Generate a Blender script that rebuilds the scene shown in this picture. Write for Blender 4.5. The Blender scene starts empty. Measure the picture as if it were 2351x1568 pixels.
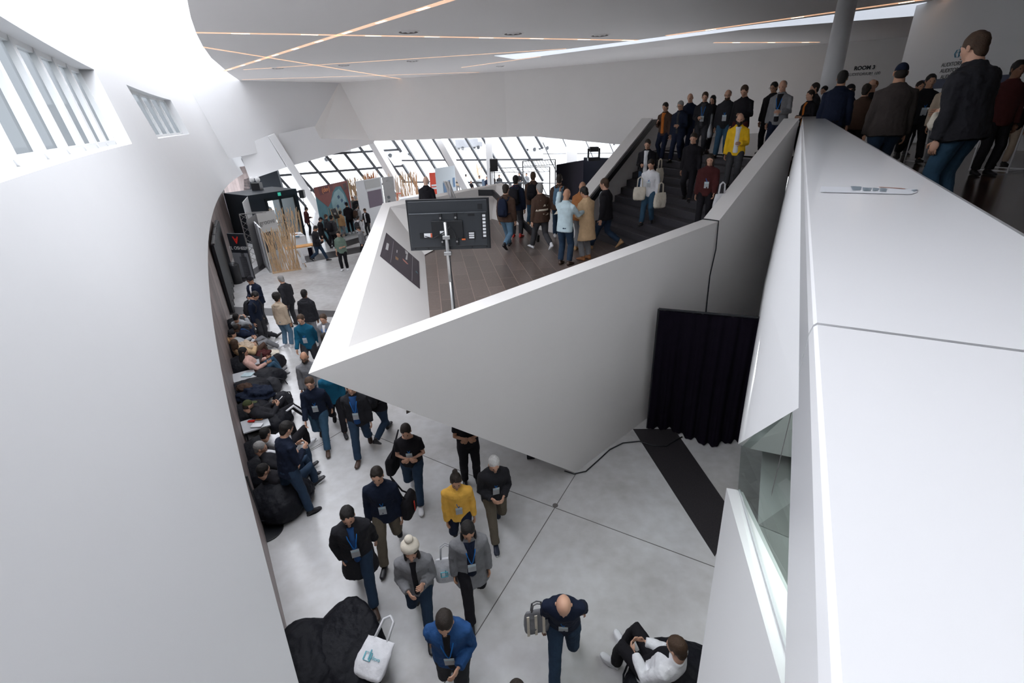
import bpy, math, random
import numpy as np
from mathutils import Vector, Matrix
random.seed(7)
SC=bpy.context.scene
COL=SC.collection
R_=math.radians
# ------------------------------------------------------------------ camera
F_PX=1120.0; PITCH=R_(24.8); ROLL=R_(-2.2); CAMZ=6.2
Fw=np.array([0,math.cos(PITCH),-math.sin(PITCH)])
_u=np.array([0,math.sin(PITCH),math.cos(PITCH)]); _r=np.array([1.0,0,0])
Rt=_r*math.cos(ROLL)+_u*math.sin(ROLL); Up=_u*math.cos(ROLL)-_r*math.sin(ROLL)
CAM=np.array([0,0,CAMZ])
cd=bpy.data.cameras.new('camera'); cam=bpy.data.objects.new('camera',cd); COL.objects.link(cam)
cd.sensor_width=36; cd.lens=F_PX/2351*36; cd.clip_start=0.02; cd.clip_end=600
m=Matrix([[Rt[i],Up[i],-Fw[i],CAM[i]] for i in range(3)]+[[0,0,0,1]])
cam.matrix_world=m
SC.camera=cam
# ------------------------------------------------------------------ world, exposure, lamps
SC.view_settings.view_transform='Standard'; SC.view_settings.look='None'
SC.view_settings.exposure=1.8; SC.view_settings.gamma=1; SC.view_settings.use_curve_mapping=False
W=bpy.data.worlds.new('overcast_sky'); SC.world=W; W.use_nodes=True
wn=W.node_tree; bg=wn.nodes['Background']; bg.inputs[0].default_value=(0.90,0.93,1.0,1); bg.inputs[1].default_value=1.6
def lamp_area(name,loc,size,power,col,rot=(0,0,0)):
    l=bpy.data.lights.new(name,'AREA'); l.shape='RECTANGLE'; l.size=size[0]; l.size_y=size[1]; l.energy=power; l.color=col
    o=bpy.data.objects.new(name,l); o.location=loc; o.rotation_euler=rot; COL.objects.link(o); return o
# ------------------------------------------------------------------ pixel helpers: a pixel and a height (or distance) give a place
def ray(u,v): return Fw+Rt*(u-1175.5)/F_PX+Up*(784-v)/F_PX
def G(u,v,z=0.0):
    d=ray(u,v); return CAM+d*(z-CAM[2])/d[2]
def AX(u,v,a): return CAM+ray(u,v)*a
def PL(u,v,p0,p1):           # on the vertical plane over the plan line p0-p1
    p0=np.array(p0[:2],float); p1=np.array(p1[:2],float); n=np.array([-(p1-p0)[1],(p1-p0)[0]])
    d=ray(u,v); return CAM+d*((p0@n)/(d[:2]@n))
# ------------------------------------------------------------------ materials
MC={}
def nt(name):
    m=bpy.data.materials.new(name); m.use_nodes=True; t=m.node_tree; b=t.nodes['Principled BSDF']; return m,t,b
def mat(name,col,rough=.6,metal=0,noise=0,scale=20,spec=.5,bump=0,bscale=None,emit=None,coat=0):
    if name in MC: return MC[name]
    m,t,b=nt(name)
    b.inputs['Base Color'].default_value=(*col,1); b.inputs['Roughness'].default_value=rough; b.inputs['Metallic'].default_value=metal
    b.inputs['Specular IOR Level'].default_value=spec; b.inputs['Coat Weight'].default_value=coat
    if noise or bump:
        tc=t.nodes.new('ShaderNodeTexCoord'); n=t.nodes.new('ShaderNodeTexNoise'); n.inputs['Scale'].default_value=scale; n.inputs['Detail'].default_value=6
        t.links.new(tc.outputs['Object'],n.inputs['Vector'])
        if noise:
            mx=t.nodes.new('ShaderNodeMix'); mx.data_type='RGBA'
            mx.inputs[6].default_value=(*[c*(1-noise) for c in col],1); mx.inputs[7].default_value=(*[min(1,c*(1+noise)) for c in col],1)
            t.links.new(n.outputs['Fac'],mx.inputs[0]); t.links.new(mx.outputs[2],b.inputs['Base Color'])
        if bump:
            n2=n
            if bscale:
                n2=t.nodes.new('ShaderNodeTexNoise'); n2.inputs['Scale'].default_value=bscale; t.links.new(tc.outputs['Object'],n2.inputs['Vector'])
            bp=t.nodes.new('ShaderNodeBump'); bp.inputs['Strength'].default_value=bump; bp.inputs['Distance'].default_value=.02
            t.links.new(n2.outputs['Fac'],bp.inputs['Height']); t.links.new(bp.outputs[0],b.inputs['Normal'])
    if emit:
        b.inputs['Emission Color'].default_value=(*emit[0],1); b.inputs['Emission Strength'].default_value=emit[1]
    MC[name]=m; return m
CL=dict(black=(.012,.011,.014),softblack=(.02,.02,.024),navy=(.009,.014,.032),deepnavy=(.009,.014,.03),blue=(.02,.07,.2),brightblue=(.02,.16,.5),teal=(.008,.09,.16),
 denim=(.022,.042,.075),lightdenim=(.1,.18,.26),middenim=(.035,.08,.13),khaki=(.12,.1,.075),grey=(.2,.2,.21),lightgrey=(.42,.43,.45),darkgrey=(.05,.05,.055),
 white=(.72,.72,.74),cream=(.66,.6,.5),beige=(.5,.4,.3),tan=(.42,.25,.12),camel=(.55,.38,.22),brown=(.065,.037,.026),blazer=(.05,.041,.038),maroon=(.06,.015,.015),orange=(.55,.16,.03),
 yellow=(.85,.5,.02),mustard=(.8,.45,.08),sage=(.16,.22,.18),red=(.5,.03,.02),pink=(.62,.38,.32),olive=(.06,.07,.03),charcoal=(.035,.035,.04),purple=(.1,.05,.12),rust=(.35,.14,.05),paleblue=(.5,.62,.66))
def fab(c):
    return mat('fabric_'+c,CL[c],.85,noise=.22,scale=9,spec=.2,bump=.25,bscale=35)
SK=dict(light=(.56,.32,.22),tan=(.45,.24,.15),brown=(.17,.08,.045),dark=(.07,.035,.022),pale=(.64,.42,.32))
def skin(c): return mat('skin_'+c,SK[c],.5,noise=.06,scale=30,spec=.35)
HR=dict(black=(.01,.008,.007),dark=(.02,.013,.009),brown=(.06,.032,.017),grey=(.28,.27,.26),white=(.55,.54,.52),blond=(.3,.19,.09),ginger=(.2,.07,.02))
def hairm(c): return mat('hair_'+c,HR[c],.6,noise=.35,scale=60,spec=.4,bump=.5,bscale=140)
# ------------------------------------------------------------------ mesh builder
class MB:
    def __init__(s): s.v=[]; s.f=[]
    def add(s,v,f):
        o=len(s.v); s.v+= [tuple(map(float,p)) for p in v]; s.f+=[tuple(i+o for i in q) for q in f]; return s
    def box(s,c,d,M=None):
        x,y,z=[k/2 for k in d]; pts=[Vector((a*x,b*y,e*z)) for a in(-1,1) for b in(-1,1) for e in(-1,1)]
        if M is not None: pts=[M@p for p in pts]
        pts=[p+Vector(c) for p in pts]
        return s.add(pts,[(0,1,3,2),(4,6,7,5),(0,4,5,1),(2,3,7,6),(0,2,6,4),(1,5,7,3)])
    def bar(s,a,b,w,h=None,up=(0,0,1)):
        a=Vector(a);b=Vector(b);h=h or w; d=(b-a); L=d.length
        if L<1e-6: return s
        d/=L; up=Vector(up)
        if abs(d.dot(up))>.98: up=Vector((0,1,0))
        x=d.cross(up).normalized(); y=x.cross(d)
        pts=[]
        for e in (a,b):
            for i,j in((-1,-1),(1,-1),(1,1),(-1,1)): pts.append(e+x*i*w/2+y*j*h/2)
        return s.add(pts,[(3,2,1,0),(4,5,6,7),(0,1,5,4),(1,2,6,5),(2,3,7,6),(3,0,4,7)])
    def tube(s,pts,rad,n=10,cap=True,flat=None,rnd=False):
        P=[Vector(p) for p in pts]; R=rad if hasattr(rad,'__len__') else [rad]*len(P)
        if rnd:
            d0=(P[0]-P[1]).normalized(); d1=(P[-1]-P[-2]).normalized()
            P=[P[0]+d0*R[0]*.8,P[0]+d0*R[0]*.5]+P+[P[-1]+d1*R[-1]*.5,P[-1]+d1*R[-1]*.8]
            R=[R[0]*.45,R[0]*.82]+list(R)+[R[-1]*.82,R[-1]*.45]
        T=[]
        for i in range(len(P)):
            a=P[max(0,i-1)];b=P[min(len(P)-1,i+1)]; t=(b-a); T.append(t.normalized() if t.length>1e-9 else Vector((0,0,1)))
        x=T[0].orthogonal().normalized() if flat is None else (Vector(flat)-T[0]*Vector(flat).dot(T[0])).normalized()
        vs=[]
        for i,p in enumerate(P):
            x=(x-T[i]*x.dot(T[i])).normalized(); y=T[i].cross(x); r=R[i]; rx,ry=(r if hasattr(r,'__len__') else (r,r))
            for k in range(n):
                a=2*math.pi*k/n; vs.append(p+x*math.cos(a)*rx+y*math.sin(a)*ry)
        fs=[(i*n+k,i*n+(k+1)%n,(i+1)*n+(k+1)%n,(i+1)*n+k) for i in range(len(P)-1) for k in range(n)]
        if cap: fs+= [tuple(reversed(range(n))),tuple((len(P)-1)*n+k for k in range(n))]
        return s.add(vs,fs)
    def rings(s,rs,n=20,pw=2.0):   # rs: (center, xaxis, yaxis, rx, ry)
        vs=[]
        for c,x,y,rx,ry in rs:
            c=Vector(c);x=Vector(x);y=Vector(y)
            for k in range(n):
                a=2*math.pi*k/n; ca,sa=math.cos(a),math.sin(a)
                ca=math.copysign(abs(ca)**(2/pw),ca); sa=math.copysign(abs(sa)**(2/pw),sa)
                vs.append(c+x*ca*rx+y*sa*ry)
        m=len(rs); fs=[(i*n+k,i*n+(k+1)%n,(i+1)*n+(k+1)%n,(i+1)*n+k) for i in range(m-1) for k in range(n)]
        fs+=[tuple(reversed(range(n))),tuple((m-1)*n+k for k in range(n))]
        return s.add(vs,fs)
    def ell(s,c,r,M=None,nu=16,nv=10,fn=None):
        vs=[];c=Vector(c)
        for j in range(nv+1):
            th=math.pi*j/nv
            for i in range(nu):
                ph=2*math.pi*i/nu; p=Vector((math.sin(th)*math.cos(ph),math.sin(th)*math.sin(ph),math.cos(th)))
                if fn: p=fn(p)
                p=Vector((p.x*r[0],p.y*r[1],p.z*r[2]))
                if M is not None: p=M@p
                vs.append(c+p)
        fs=[(j*nu+i,(j+1)*nu+i,(j+1)*nu+(i+1)%nu,j*nu+(i+1)%nu) for j in range(nv) for i in range(nu)]
        return s.add(vs,fs)
    def prism(s,poly,z0,z1):
        n=len(poly); v=[(p[0],p[1],z0) for p in poly]+[(p[0],p[1],z1) for p in poly]
        return s.add(v,[tuple(reversed(range(n))),tuple(range(n,2*n))]+[(i,(i+1)%n,n+(i+1)%n,n+i) for i in range(n)])
    def slab(s,pts,off):    # polygon in space given a thickness vector
        n=len(pts); o=np.array(off,float); v=[tuple(p) for p in pts]+[tuple(np.array(p,float)+o) for p in pts]
        return s.add(v,[tuple(range(n)),tuple(reversed(range(n,2*n)))]+[(i,n+i,n+(i+1)%n,(i+1)%n) for i in range(n)])
    def mesh(s,name,material,smooth=False):
        me=bpy.data.meshes.new(name); me.from_pydata(s.v,[],s.f); me.validate(); me.materials.append(material)
        if smooth: me.polygons.foreach_set('use_smooth',[True]*len(me.polygons))
        return me
    def build(s,name,material,parent=None,smooth=False,bevel=0,fixn=True):
        me=s.mesh(name,material,smooth); o=bpy.data.objects.new(name,me); COL.objects.link(o)
        if parent: o.parent=parent
        if fixn:
            import bmesh
            bm=bmesh.new(); bm.from_mesh(me); bmesh.ops.remove_doubles(bm,verts=bm.verts,dist=1e-6); bmesh.ops.recalc_face_normals(bm,faces=bm.faces); bm.to_mesh(me); bm.free()
        if bevel:
            b=o.modifiers.new('bevel','BEVEL'); b.width=bevel; b.segments=3; b.limit_method='ANGLE'
        return o
def struct(o): o['kind']='structure'; return o
def tag(o,label,cat,group=None,kind=None):
    o['label']=label; o['category']=cat
    if group: o['group']=group
    if kind: o['kind']=kind
    return o
def thing(name,loc,label,cat,rz=0,group=None):
    o=bpy.data.objects.new(name,None); COL.objects.link(o); o.location=tuple(map(float,loc)); o.rotation_euler=(0,0,rz); o.empty_display_size=.1
    return tag(o,label,cat,group)
def text(s,size,material,parent,M,name='lettering',ext=.002,align='CENTER',bold=0):
    c=bpy.data.curves.new(name,'FONT'); c.body=s; c.size=size; c.extrude=ext; c.align_x=align; c.align_y='CENTER'; c.offset=bold
    c.materials.append(material); o=bpy.data.objects.new(name,c); COL.objects.link(o)
    if parent: o.parent=parent
    dg=bpy.context.evaluated_depsgraph_get(); me=bpy.data.meshes.new_from_object(o.evaluated_get(dg)); COL.objects.unlink(o)
    o2=bpy.data.objects.new(name,me); COL.objects.link(o2)
    if parent: o2.parent=parent
    o2.matrix_local=M; return o2
def frameM(o,x,up):    # matrix with local x along x, local y along up, placed at o
    x=Vector(x).normalized(); up=Vector(up); up=(up-x*up.dot(x)).normalized(); z=x.cross(up)
    return Matrix(((x.x,up.x,z.x,o[0]),(x.y,up.y,z.y,o[1]),(x.z,up.z,z.z,o[2]),(0,0,0,1)))
# plaster, stone, concrete
WHITE=mat('white_plaster',(.74,.74,.745),.55,noise=.015,scale=1.3,spec=.3)
WARM=mat('warm_white_plaster',(.85,.825,.80),.6,noise=.02,scale=1.1,spec=.3)
CEILM=mat('ceiling_board',(.88,.86,.85),.7,noise=.012,scale=.8,spec=.25)
GLOSSW=mat('glossy_white_coping',(.82,.82,.83),.13,spec=.5)
BLK=mat('black_metal',(.012,.013,.016),.4)
DARKG=mat('dark_gap',(.05,.045,.045),.8)
BLACKFAB=mat('black_drape',(.006,.004,.009),.92,noise=.3,scale=6,spec=.1)
BAGM=mat('black_nylon',(.006,.0065,.010),.62,noise=.3,scale=12,spec=.2,bump=.6,bscale=16)
STEEL=mat('brushed_steel',(.5,.5,.5),.35,metal=.9)
WOODM=mat('pale_timber',(.60,.42,.26),.6,noise=.25,scale=8,spec=.3)
WHITEP=mat('white_laminate',(.86,.87,.89),.4)
def concrete():
    m,t,b=nt('polished_concrete'); tc=t.nodes.new('ShaderNodeTexCoord')
    n1=t.nodes.new('ShaderNodeTexNoise'); n1.inputs['Scale'].default_value=.55; n1.inputs['Detail'].default_value=5; n1.inputs['Distortion'].default_value=.6
    n2=t.nodes.new('ShaderNodeTexNoise'); n2.inputs['Scale'].default_value=5; n2.inputs['Detail'].default_value=9
    for n in (n1,n2): t.links.new(tc.outputs['Object'],n.inputs['Vector'])
    ad=t.nodes.new('ShaderNodeMath'); ad.operation='MULTIPLY_ADD'; t.links.new(n1.outputs['Fac'],ad.inputs[0]); ad.inputs[1].default_value=.7
    ml=t.nodes.new('ShaderNodeMath'); ml.operation='MULTIPLY'; t.links.new(n2.outputs['Fac'],ml.inputs[0]); ml.inputs[1].default_value=.35; t.links.new(ml.outputs[0],ad.inputs[2])
    cr=t.nodes.new('ShaderNodeValToRGB'); e=cr.color_ramp.elements; e[0].position=.33; e[0].color=(.42,.405,.39,1); e[1].position=.7; e[1].color=(.62,.62,.625,1)
    t.links.new(ad.outputs[0],cr.inputs[0]); t.links.new(cr.outputs[0],b.inputs['Base Color'])
    b.inputs['Roughness'].default_value=.24; b.inputs['Specular IOR Level'].default_value=.5
    return m
CONC=concrete()
def stone(name,c0,c1,sc,rough,tile=None,dirr=0,mort=None):
    m,t,b=nt(name); tc=t.nodes.new('ShaderNodeTexCoord'); n=t.nodes.new('ShaderNodeTexNoise'); n.inputs['Scale'].default_value=sc; n.inputs['Detail'].default_value=8
    t.links.new(tc.outputs['Object'],n.inputs['Vector'])
    mx=t.nodes.new('ShaderNodeMix'); mx.data_type='RGBA'; mx.inputs[6].default_value=(*c0,1); mx.inputs[7].default_value=(*c1,1); t.links.new(n.outputs['Fac'],mx.inputs[0]); out=mx.outputs[2]
    if tile:
        mp=t.nodes.new('ShaderNodeMapping'); mp.inputs['Rotation'].default_value=(0,0,dirr); t.links.new(tc.outputs['Object'],mp.inputs['Vector'])
        br=t.nodes.new('ShaderNodeTexBrick'); br.inputs['Scale'].default_value=1; br.inputs['Brick Width'].default_value=tile[0]; br.inputs['Row Height'].default_value=tile[1]; br.inputs['Mortar Size'].default_value=tile[2]
        br.inputs['Color1'].default_value=(.75,.75,.75,1); br.inputs['Color2'].default_value=(1.25,1.2,1.2,1); br.inputs['Mortar'].default_value=(*mort,1); t.links.new(mp.outputs[0],br.inputs['Vector'])
        m2=t.nodes.new('ShaderNodeMix'); m2.data_type='RGBA'; m2.blend_type='MULTIPLY'; m2.inputs[0].default_value=1; t.links.new(out,m2.inputs[6]); t.links.new(br.outputs[0],m2.inputs[7]); out=m2.outputs[2]
    t.links.new(out,b.inputs['Base Color']); b.inputs['Roughness'].default_value=rough
    return m
TILE=stone('brown_stone_tiles',(.085,.065,.055),(.17,.135,.12),22,.3,(1.1,.34,.006),R_(81.4),(2.4,2.2,2.1))
GRANITE=stone('dark_granite',(.012,.011,.013),(.05,.045,.048),45,.4)
STEPM=stone('stair_granite',(.018,.017,.021),(.07,.066,.076),60,.45)
UPF=stone('dark_brown_floor',(.03,.014,.009),(.06,.03,.02),9,.18)
WOODW=stone('taupe_wood_panel',(.27,.225,.215),(.40,.345,.33),3,.5,(.18,40,.004),0,(.5,.5,.5))
def glassm(name,col,rough=0,alpha=.85,tr=0):
    m,t,b=nt(name); out=t.nodes['Material Output']; mix=t.nodes.new('ShaderNodeMixShader'); tp=t.nodes.new('ShaderNodeBsdfTransparent'); tp.inputs[0].default_value=(*col,1)
    if tr:
        gl=t.nodes.new('ShaderNodeBsdfTranslucent'); gl.inputs[0].default_value=(*col,1)
    else:
        gl=t.nodes.new('ShaderNodeBsdfGlossy'); gl.inputs[1].default_value=rough; gl.inputs[0].default_value=(1,1,1,1)
    t.links.new(tp.outputs[0],mix.inputs[1]); t.links.new(gl.outputs[0],mix.inputs[2]); mix.inputs[0].default_value=1-alpha; t.links.new(mix.outputs[0],out.inputs[0]); return m
GLASS=glassm('clear_glass',(.93,.96,.96),0,.94)
TINT=glassm('green_tinted_glass',(.66,.72,.70),.02,.90)
FROST=glassm('frosted_glass',(.125,.135,.14),0,.25,1)
# ================================================================== THE BUILDING
UPZ=4.92; LZ=2.9; PT=5.93; CZ=9.0; RT=3.95
# ground floor slab and outside ground
struct(MB().prism([(-34,-8),(34,-8),(34,60),(-34,60)],-.3,0).build('floor',CONC))
outg=MB().prism([(-260,60),(260,60),(260,420),(-260,420)],-.5,-.05).build('ground_outside',mat('pale_paving_outside',(.62,.62,.63),.8,noise=.12,scale=.05)); struct(outg)
# joints cut in the concrete
jl=[((1322,1088),(1098,1448)),((1098,1448),(1020,1568)),((1165,1125),(1650,1305)),((730,1010),(640,1075)),((640,1075),(760,1010)),((860,1000),(1165,1125)),((760,955),(860,1000)),((700,1040),(860,945))]
mb=MB()
for a,b in jl:
    A=G(*a,.002);B=G(*b,.002); mb.bar(A,B,.012,.003)
d0=G(1275,1160,.003); mb.prism([(d0[0]+.05*math.cos(k*.785),d0[1]+.05*math.sin(k*.785)) for k in range(8)],.0,.006)
struct(mb.build('trim_1',mat('joint_dark',(.12,.11,.105),.9)))
# dark granite bands let into the floor
mb=MB()
def band(pts,z=.004): mb.prism([tuple(G(u,v,0)[:2]) for u,v in pts],.0,z)
band([(1453,985),(1548,985),(1690,1190),(1641,1278)])
band([(500,703),(775,714),(775,728),(505,722)])
band([(548,640),(620,592),(622,606),(560,648)])
band([(700,588),(860,560),(850,575),(700,604)])
band([(770,560),(840,540),(840,552),(770,575)])
struct(mb.build('trim_2',GRANITE))
# ---- left wall: white upper wall leaning outwards over a wood-panelled recess, curved in plan
Z0=3.0; KL=.25
kp=np.array([G(u,v,Z0)[:2] for u,v in [(650,1410),(600,1240),(560,1100),(525,960),(512,880),(490,720),(478,600),(482,520),(510,440),(535,415),(568,395)]])
kc=np.polyfit(kp[:,1],kp[:,0],4)
kY=np.concatenate([np.linspace(-8,0,9)[:-1],np.linspace(0,43,87)])
kX=np.where(kY<0,np.polyval(kc,0)-.69*kY,np.polyval(kc,kY)); kP=np.stack([kX,kY],1)
kT=np.gradient(kP,axis=0); kT/=np.linalg.norm(kT,axis=1)[:,None]; kN=np.stack([-kT[:,1],kT[:,0]],1)
kS=np.concatenate([[0],np.cumsum(np.linalg.norm(np.diff(kP,axis=0),axis=1))]); kS-=np.interp(0,kY,kS)
def K(s,z=0,off=0,lean=True):
    p=np.array([np.interp(s,kS,kP[:,0]),np.interp(s,kS,kP[:,1])]); n=np.array([np.interp(s,kS,kN[:,0]),np.interp(s,kS,kN[:,1])])
    if lean and z>Z0: off=off+KL*(z-Z0)
    return np.array([*(p+n*off),z])
def Ktan(s):
    a=K(s+.05);b=K(s-.05);t=(a-b);return t/np.linalg.norm(t)
SL,SH=5.93,7.5
def shr(s,z):
    w=1.0 if s<16 else max(0,1-(s-16)/4.0); return s+.88*w*(min(max(z,SL),SH+.0)-SL if z<=SH else max(0,(SH-SL)*(1-(z-SH)/2.5)))
WIN=[(1.0,14.45),(20.7,31.6)]
scol=sorted(set([round(x,3) for x in np.arange(-7,50.1,.5)]+[w for p in WIN for w in p])); scol=[s for s in scol if s<=kS[-1]]
zr=[3.0,4.0,5.0,SL,6.45,7.0,SH,8.5,10,12,13.5]
wl=MB(); idx={}
for i,s in enumerate(scol):
    for j,z in enumerate(zr): idx[i,j]=len(wl.v); wl.v.append(tuple(K(shr(s,z),z)))
inwin=lambda s:any(a-1e-6<=s<b-1e-6 for a,b in WIN)
for i in range(len(scol)-1):
    for j in range(len(zr)-1):
        if inwin(scol[i]) and SL<=zr[j]<SH: continue
        wl.f.append((idx[i,j],idx[i+1,j],idx[i+1,j+1],idx[i,j+1]))
for i in range(len(scol)-1):     # the lip under the white wall
    a,b=scol[i],scol[i+1]; wl.add([K(a,3.0),K(b,3.0),K(b,3.0,.5),K(a,3.0,.5)],[(0,1,2,3)])
struct(wl.build('wall_left',WHITE,smooth=True,fixn=False))
for wi,(a,b) in enumerate(WIN):
    root=bpy.data.objects.new('window_%d'%(wi+1),None); COL.objects.link(root); struct(root)
    mb=MB(); ss=[s for s in scol if a<=s<=b]; D=.42
    for s0,s1 in zip(ss[:-1],ss[1:]):
        for z in (SL,SH):
            mb.add([K(shr(s0,z),z),K(shr(s1,z),z),K(shr(s1,z),z,D),K(shr(s0,z),z,D)],[(0,1,2,3)])
    for s in (a,b):
        mb.add([K(shr(s,SL),SL),K(shr(s,SH),SH),K(shr(s,SH),SH,D),K(shr(s,SL),SL,D)],[(0,1,2,3)])
    mb.build('window_reveal',WHITE,root,fixn=False)
    fm=MB(); gl=MB()
    cols=[1.0,2.3,3.7,5.1,6.5,7.9,9.3,10.7,12.0,13.2,14.45] if wi==0 else [20.7,22.9,25.1,27.3,29.5,31.6]
    for s in cols: fm.bar(K(shr(s,SL),SL,.33),K(shr(s,SH),SH,.33),.12,.16,up=Ktan(s))
    for s0,s1 in zip(cols[:-1],cols[1:]):
        for z in (SL+.04,SH-.04): fm.bar(K(shr(s0,z),z,.33),K(shr(s1,z),z,.33),.1,.1)
    fm.build('window_frame',mat('white_window_frame',(.74,.75,.75),.4),root)
    for s0,s1 in zip(cols[:-1],cols[1:]):
        MB().add([K(shr(s0,SL),SL,.36),K(shr(s1,SL),SL,.36),K(shr(s1,SH),SH,.36),K(shr(s0,SH),SH,.36)],[(0,1,2,3)]).build('window_pane',FROST,root,fixn=False)
# wood wall below
mb=MB()
for s0 in np.arange(-6,34.5,.5): mb.add([K(s0,0,.12),K(s0+.5,0,.12),K(s0+.5,3.2,.12),K(s0,3.2,.12)],[(0,1,2,3)])
struct(mb.build('wall_recess',WOODW,fixn=False))
# ---- ceiling
edge=[G(u,v,CZ)[:2] for u,v in [(430,0),(438,40),(450,75),(465,105),(485,133),(505,150),(525,168),(550,185)]]
back=[G(780,190,CZ)[:2],np.array([.19,38.35]),np.array([16.88,28.87]),np.array([32,20.1])]
near=[(32,-8),(.2,-8),(-.2,0),(-.4,5),(-1.5,9),(-4.2,11.4),(-6.4,12.8)]
cpoly=[tuple(p) for p in edge]+[tuple(p) for p in back]+near
SKYW=[(1135,128),(1185,136),(1700,68),(2351,16),(2351,8),(2182,-2),(1850,42),(1303,113)]
cl=MB().prism(cpoly,CZ,CZ+.5).build('ceiling',CEILM); struct(cl)
up_=[(-1.5,9),(-4.2,11.4),(-6.4,12.8)]+[tuple(p) for p in edge]+[tuple(back[0])]
mb=MB()
for a,b in zip(up_[:-1],up_[1:]): mb.add([(*a,CZ+.5),(*b,CZ+.5),(*b,13.5),(*a,13.5)],[(0,1,2,3)])
struct(mb.build('wall_sky_baffle',WHITE,fixn=False))  # unseen upstand added to cut the sky light on the left wall
# warm light slots and the pale rooflight slot, let into the ceiling
SLOT=mat('warm_light_slot',(.9,.75,.6),.5,emit=((1.0,.56,.34),.20)); SPOT=mat('slot_lamp',(1,.9,.75),.5,emit=((1.0,.76,.5),1.6))
slots=[((1040,-2),(515,163),.22,9),((450,75),(1480,93),.2,8),((465,108),(925,182),.16,0),((560,160),(1300,112),.1,0),((556,183),(1100,166),.1,0),((1530,82),(2200,-12),.2,3),((1060,155),(1240,130),.1,0),((1640,98),(1880,97),.16,3)]
for k,(a,b,w,n) in enumerate(slots):
    A=G(*a,CZ-.006);B=G(*b,CZ-.006)
    r=thing('light_slot',(0,0,0),['warm light slot cutting diagonally across the ceiling with bright lamps','long warm light slot running level across the ceiling','orange slot from the ceiling edge down to the beige wall','thin faint slot between the round vents','thin faint slot nearest the back wall','warm light slot at the upper right of the ceiling','short thin slot beside the end of the pale rooflight','short warm slot by the white round column'][k],'light')
    MB().bar(A,B,w,.012).build('slot_strip',SLOT,r)
    for i in range(n):
        t=(i+.6)/n; p=A+(B-A)*t; d=(B-A)/np.linalg.norm(B-A); q=.28 if k in(0,1) else .2
        MB().bar(p-d*q,p+d*q,w*.6,.014).build('lamp',SPOT,r)
r=thing('rooflight_slot',(0,0,0),'long pale blue-white rooflight slot across the right of the ceiling','rooflight')
MB().slab([G(u,v,CZ-.004) for u,v in SKYW],(0,0,-.01)).build('slot_strip',mat('pale_rooflight',(.8,.85,.9),.5,emit=((.75,.81,.92),.22)),r)
for k,(u,v,s) in enumerate([(937,72,.42),(1178,76,.42),(1377,80,.42),(638,156,.36),(789,149,.36),(946,139,.36),(1148,151,.3)]):
    p=G(u,v,CZ); r=thing('ceiling_vent',(p[0],p[1],CZ),['round ceiling vent below the level light slot, leftmost of its row','round ceiling vent right of the diagonal slot, middle of its row','round ceiling vent nearest the rooflight slot','small round vent above the left windows, nearest the ceiling edge','small round vent between two others in the rear row','small round vent just left of the rooflight tip','small round vent under the rooflight slot'][k],'vent')
    m=MB()
    for q,(r0,r1,z) in enumerate([(s,s*.8,-.03),(s*.62,s*.45,-.05),(s*.28,.02,-.06)]):
        n=24; m.add([(r0*math.cos(i*2*math.pi/n),r0*math.sin(i*2*math.pi/n),0) for i in range(n)]+[(r1*math.cos(i*2*math.pi/n),r1*math.sin(i*2*math.pi/n),z) for i in range(n)],[(i,(i+1)%n,n+(i+1)%n,n+i) for i in range(n)])
    m.build('diffuser',CEILM,r,fixn=False)
    MB().prism([(s*.8*math.cos(i*.2618),s*.8*math.sin(i*.2618)) for i in range(24)],-.012,-.004).build('recess',mat('vent_dark',(.3,.26,.25),.8),r)
# ---- back wall: big beige bulkhead over the window band
B0=tuple(back[0]);B1=(.19,38.35);B2=(16.88,28.87);B3=(32,20.1); G0=tuple(G(550,185,CZ)[:2])
def zc(p): return np.array([p[0],p[1],CZ+.05])
bw=MB()
bw.add([zc(B0),PL(722,292,G0,B0),PL(735,324,G0,B0),PL(850,324,B0,B1),PL(1040,318,B0,B1),PL(1158,315,B0,B1),zc(B1)],[(0,1,2),(0,2,3),(0,3,4,5,6)])
q1=PL(1158,315,B0,B1)
bw.add([PL(1158,315,B0,B1),np.array([*B1,q1[2]]),zc(B1)],[(0,1,2)])
lowB=[np.array([B1[0],B1[1],q1[2]]),PL(1225,313,B1,B2),PL(1410,331,B1,B2),np.array([B2[0],B2[1],3.9])]
bw.add(lowB+[zc(B2),zc(B1)],[tuple(range(6))])
struct(bw.build('wall_back',WARM,fixn=False))
struct(MB().add([zc(np.array(G0)-(np.array(B0)-np.array(G0))*.6),PL(500,370,G0,B0),PL(735,322,G0,B0),PL(722,292,G0,B0),zc(B0)],[(0,1,2,3,4)]).build('wall_corner',WHITE,fixn=False))
# right hand end of that wall, with the doorway of room 3
D0=np.array(B2);D1=np.array(B3)
def onB(u,v): return PL(u,v,B2,B3)
d1=onB(1966,300)[:2]; d2=onB(1985,300)[:2]
struct(MB().add([(*B2,0),(*d1,0),(*d1,CZ),zc(B2)],[(0,1,2,3)]).add([(*d1,7.05),(*d2,7.05),(*d2,CZ),(*d1,CZ)],[(0,1,2,3)]).add([(*d2,0),(*B3,0),(*B3,CZ),(*d2,CZ)],[(0,1,2,3)]).build('wall_rooms',WARM,fixn=False))
dr=struct(MB().add([(*d1,UPZ),(*d2,UPZ),(*d2,7.05),(*d1,7.05)],[(0,1,2,3)]).build('door_1',mat('painted_doorway_light',(.55,.24,.08),.5)))  # orange light inside the doorway is put into this panel's colour
dr.location=(.35,.6,0)
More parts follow.
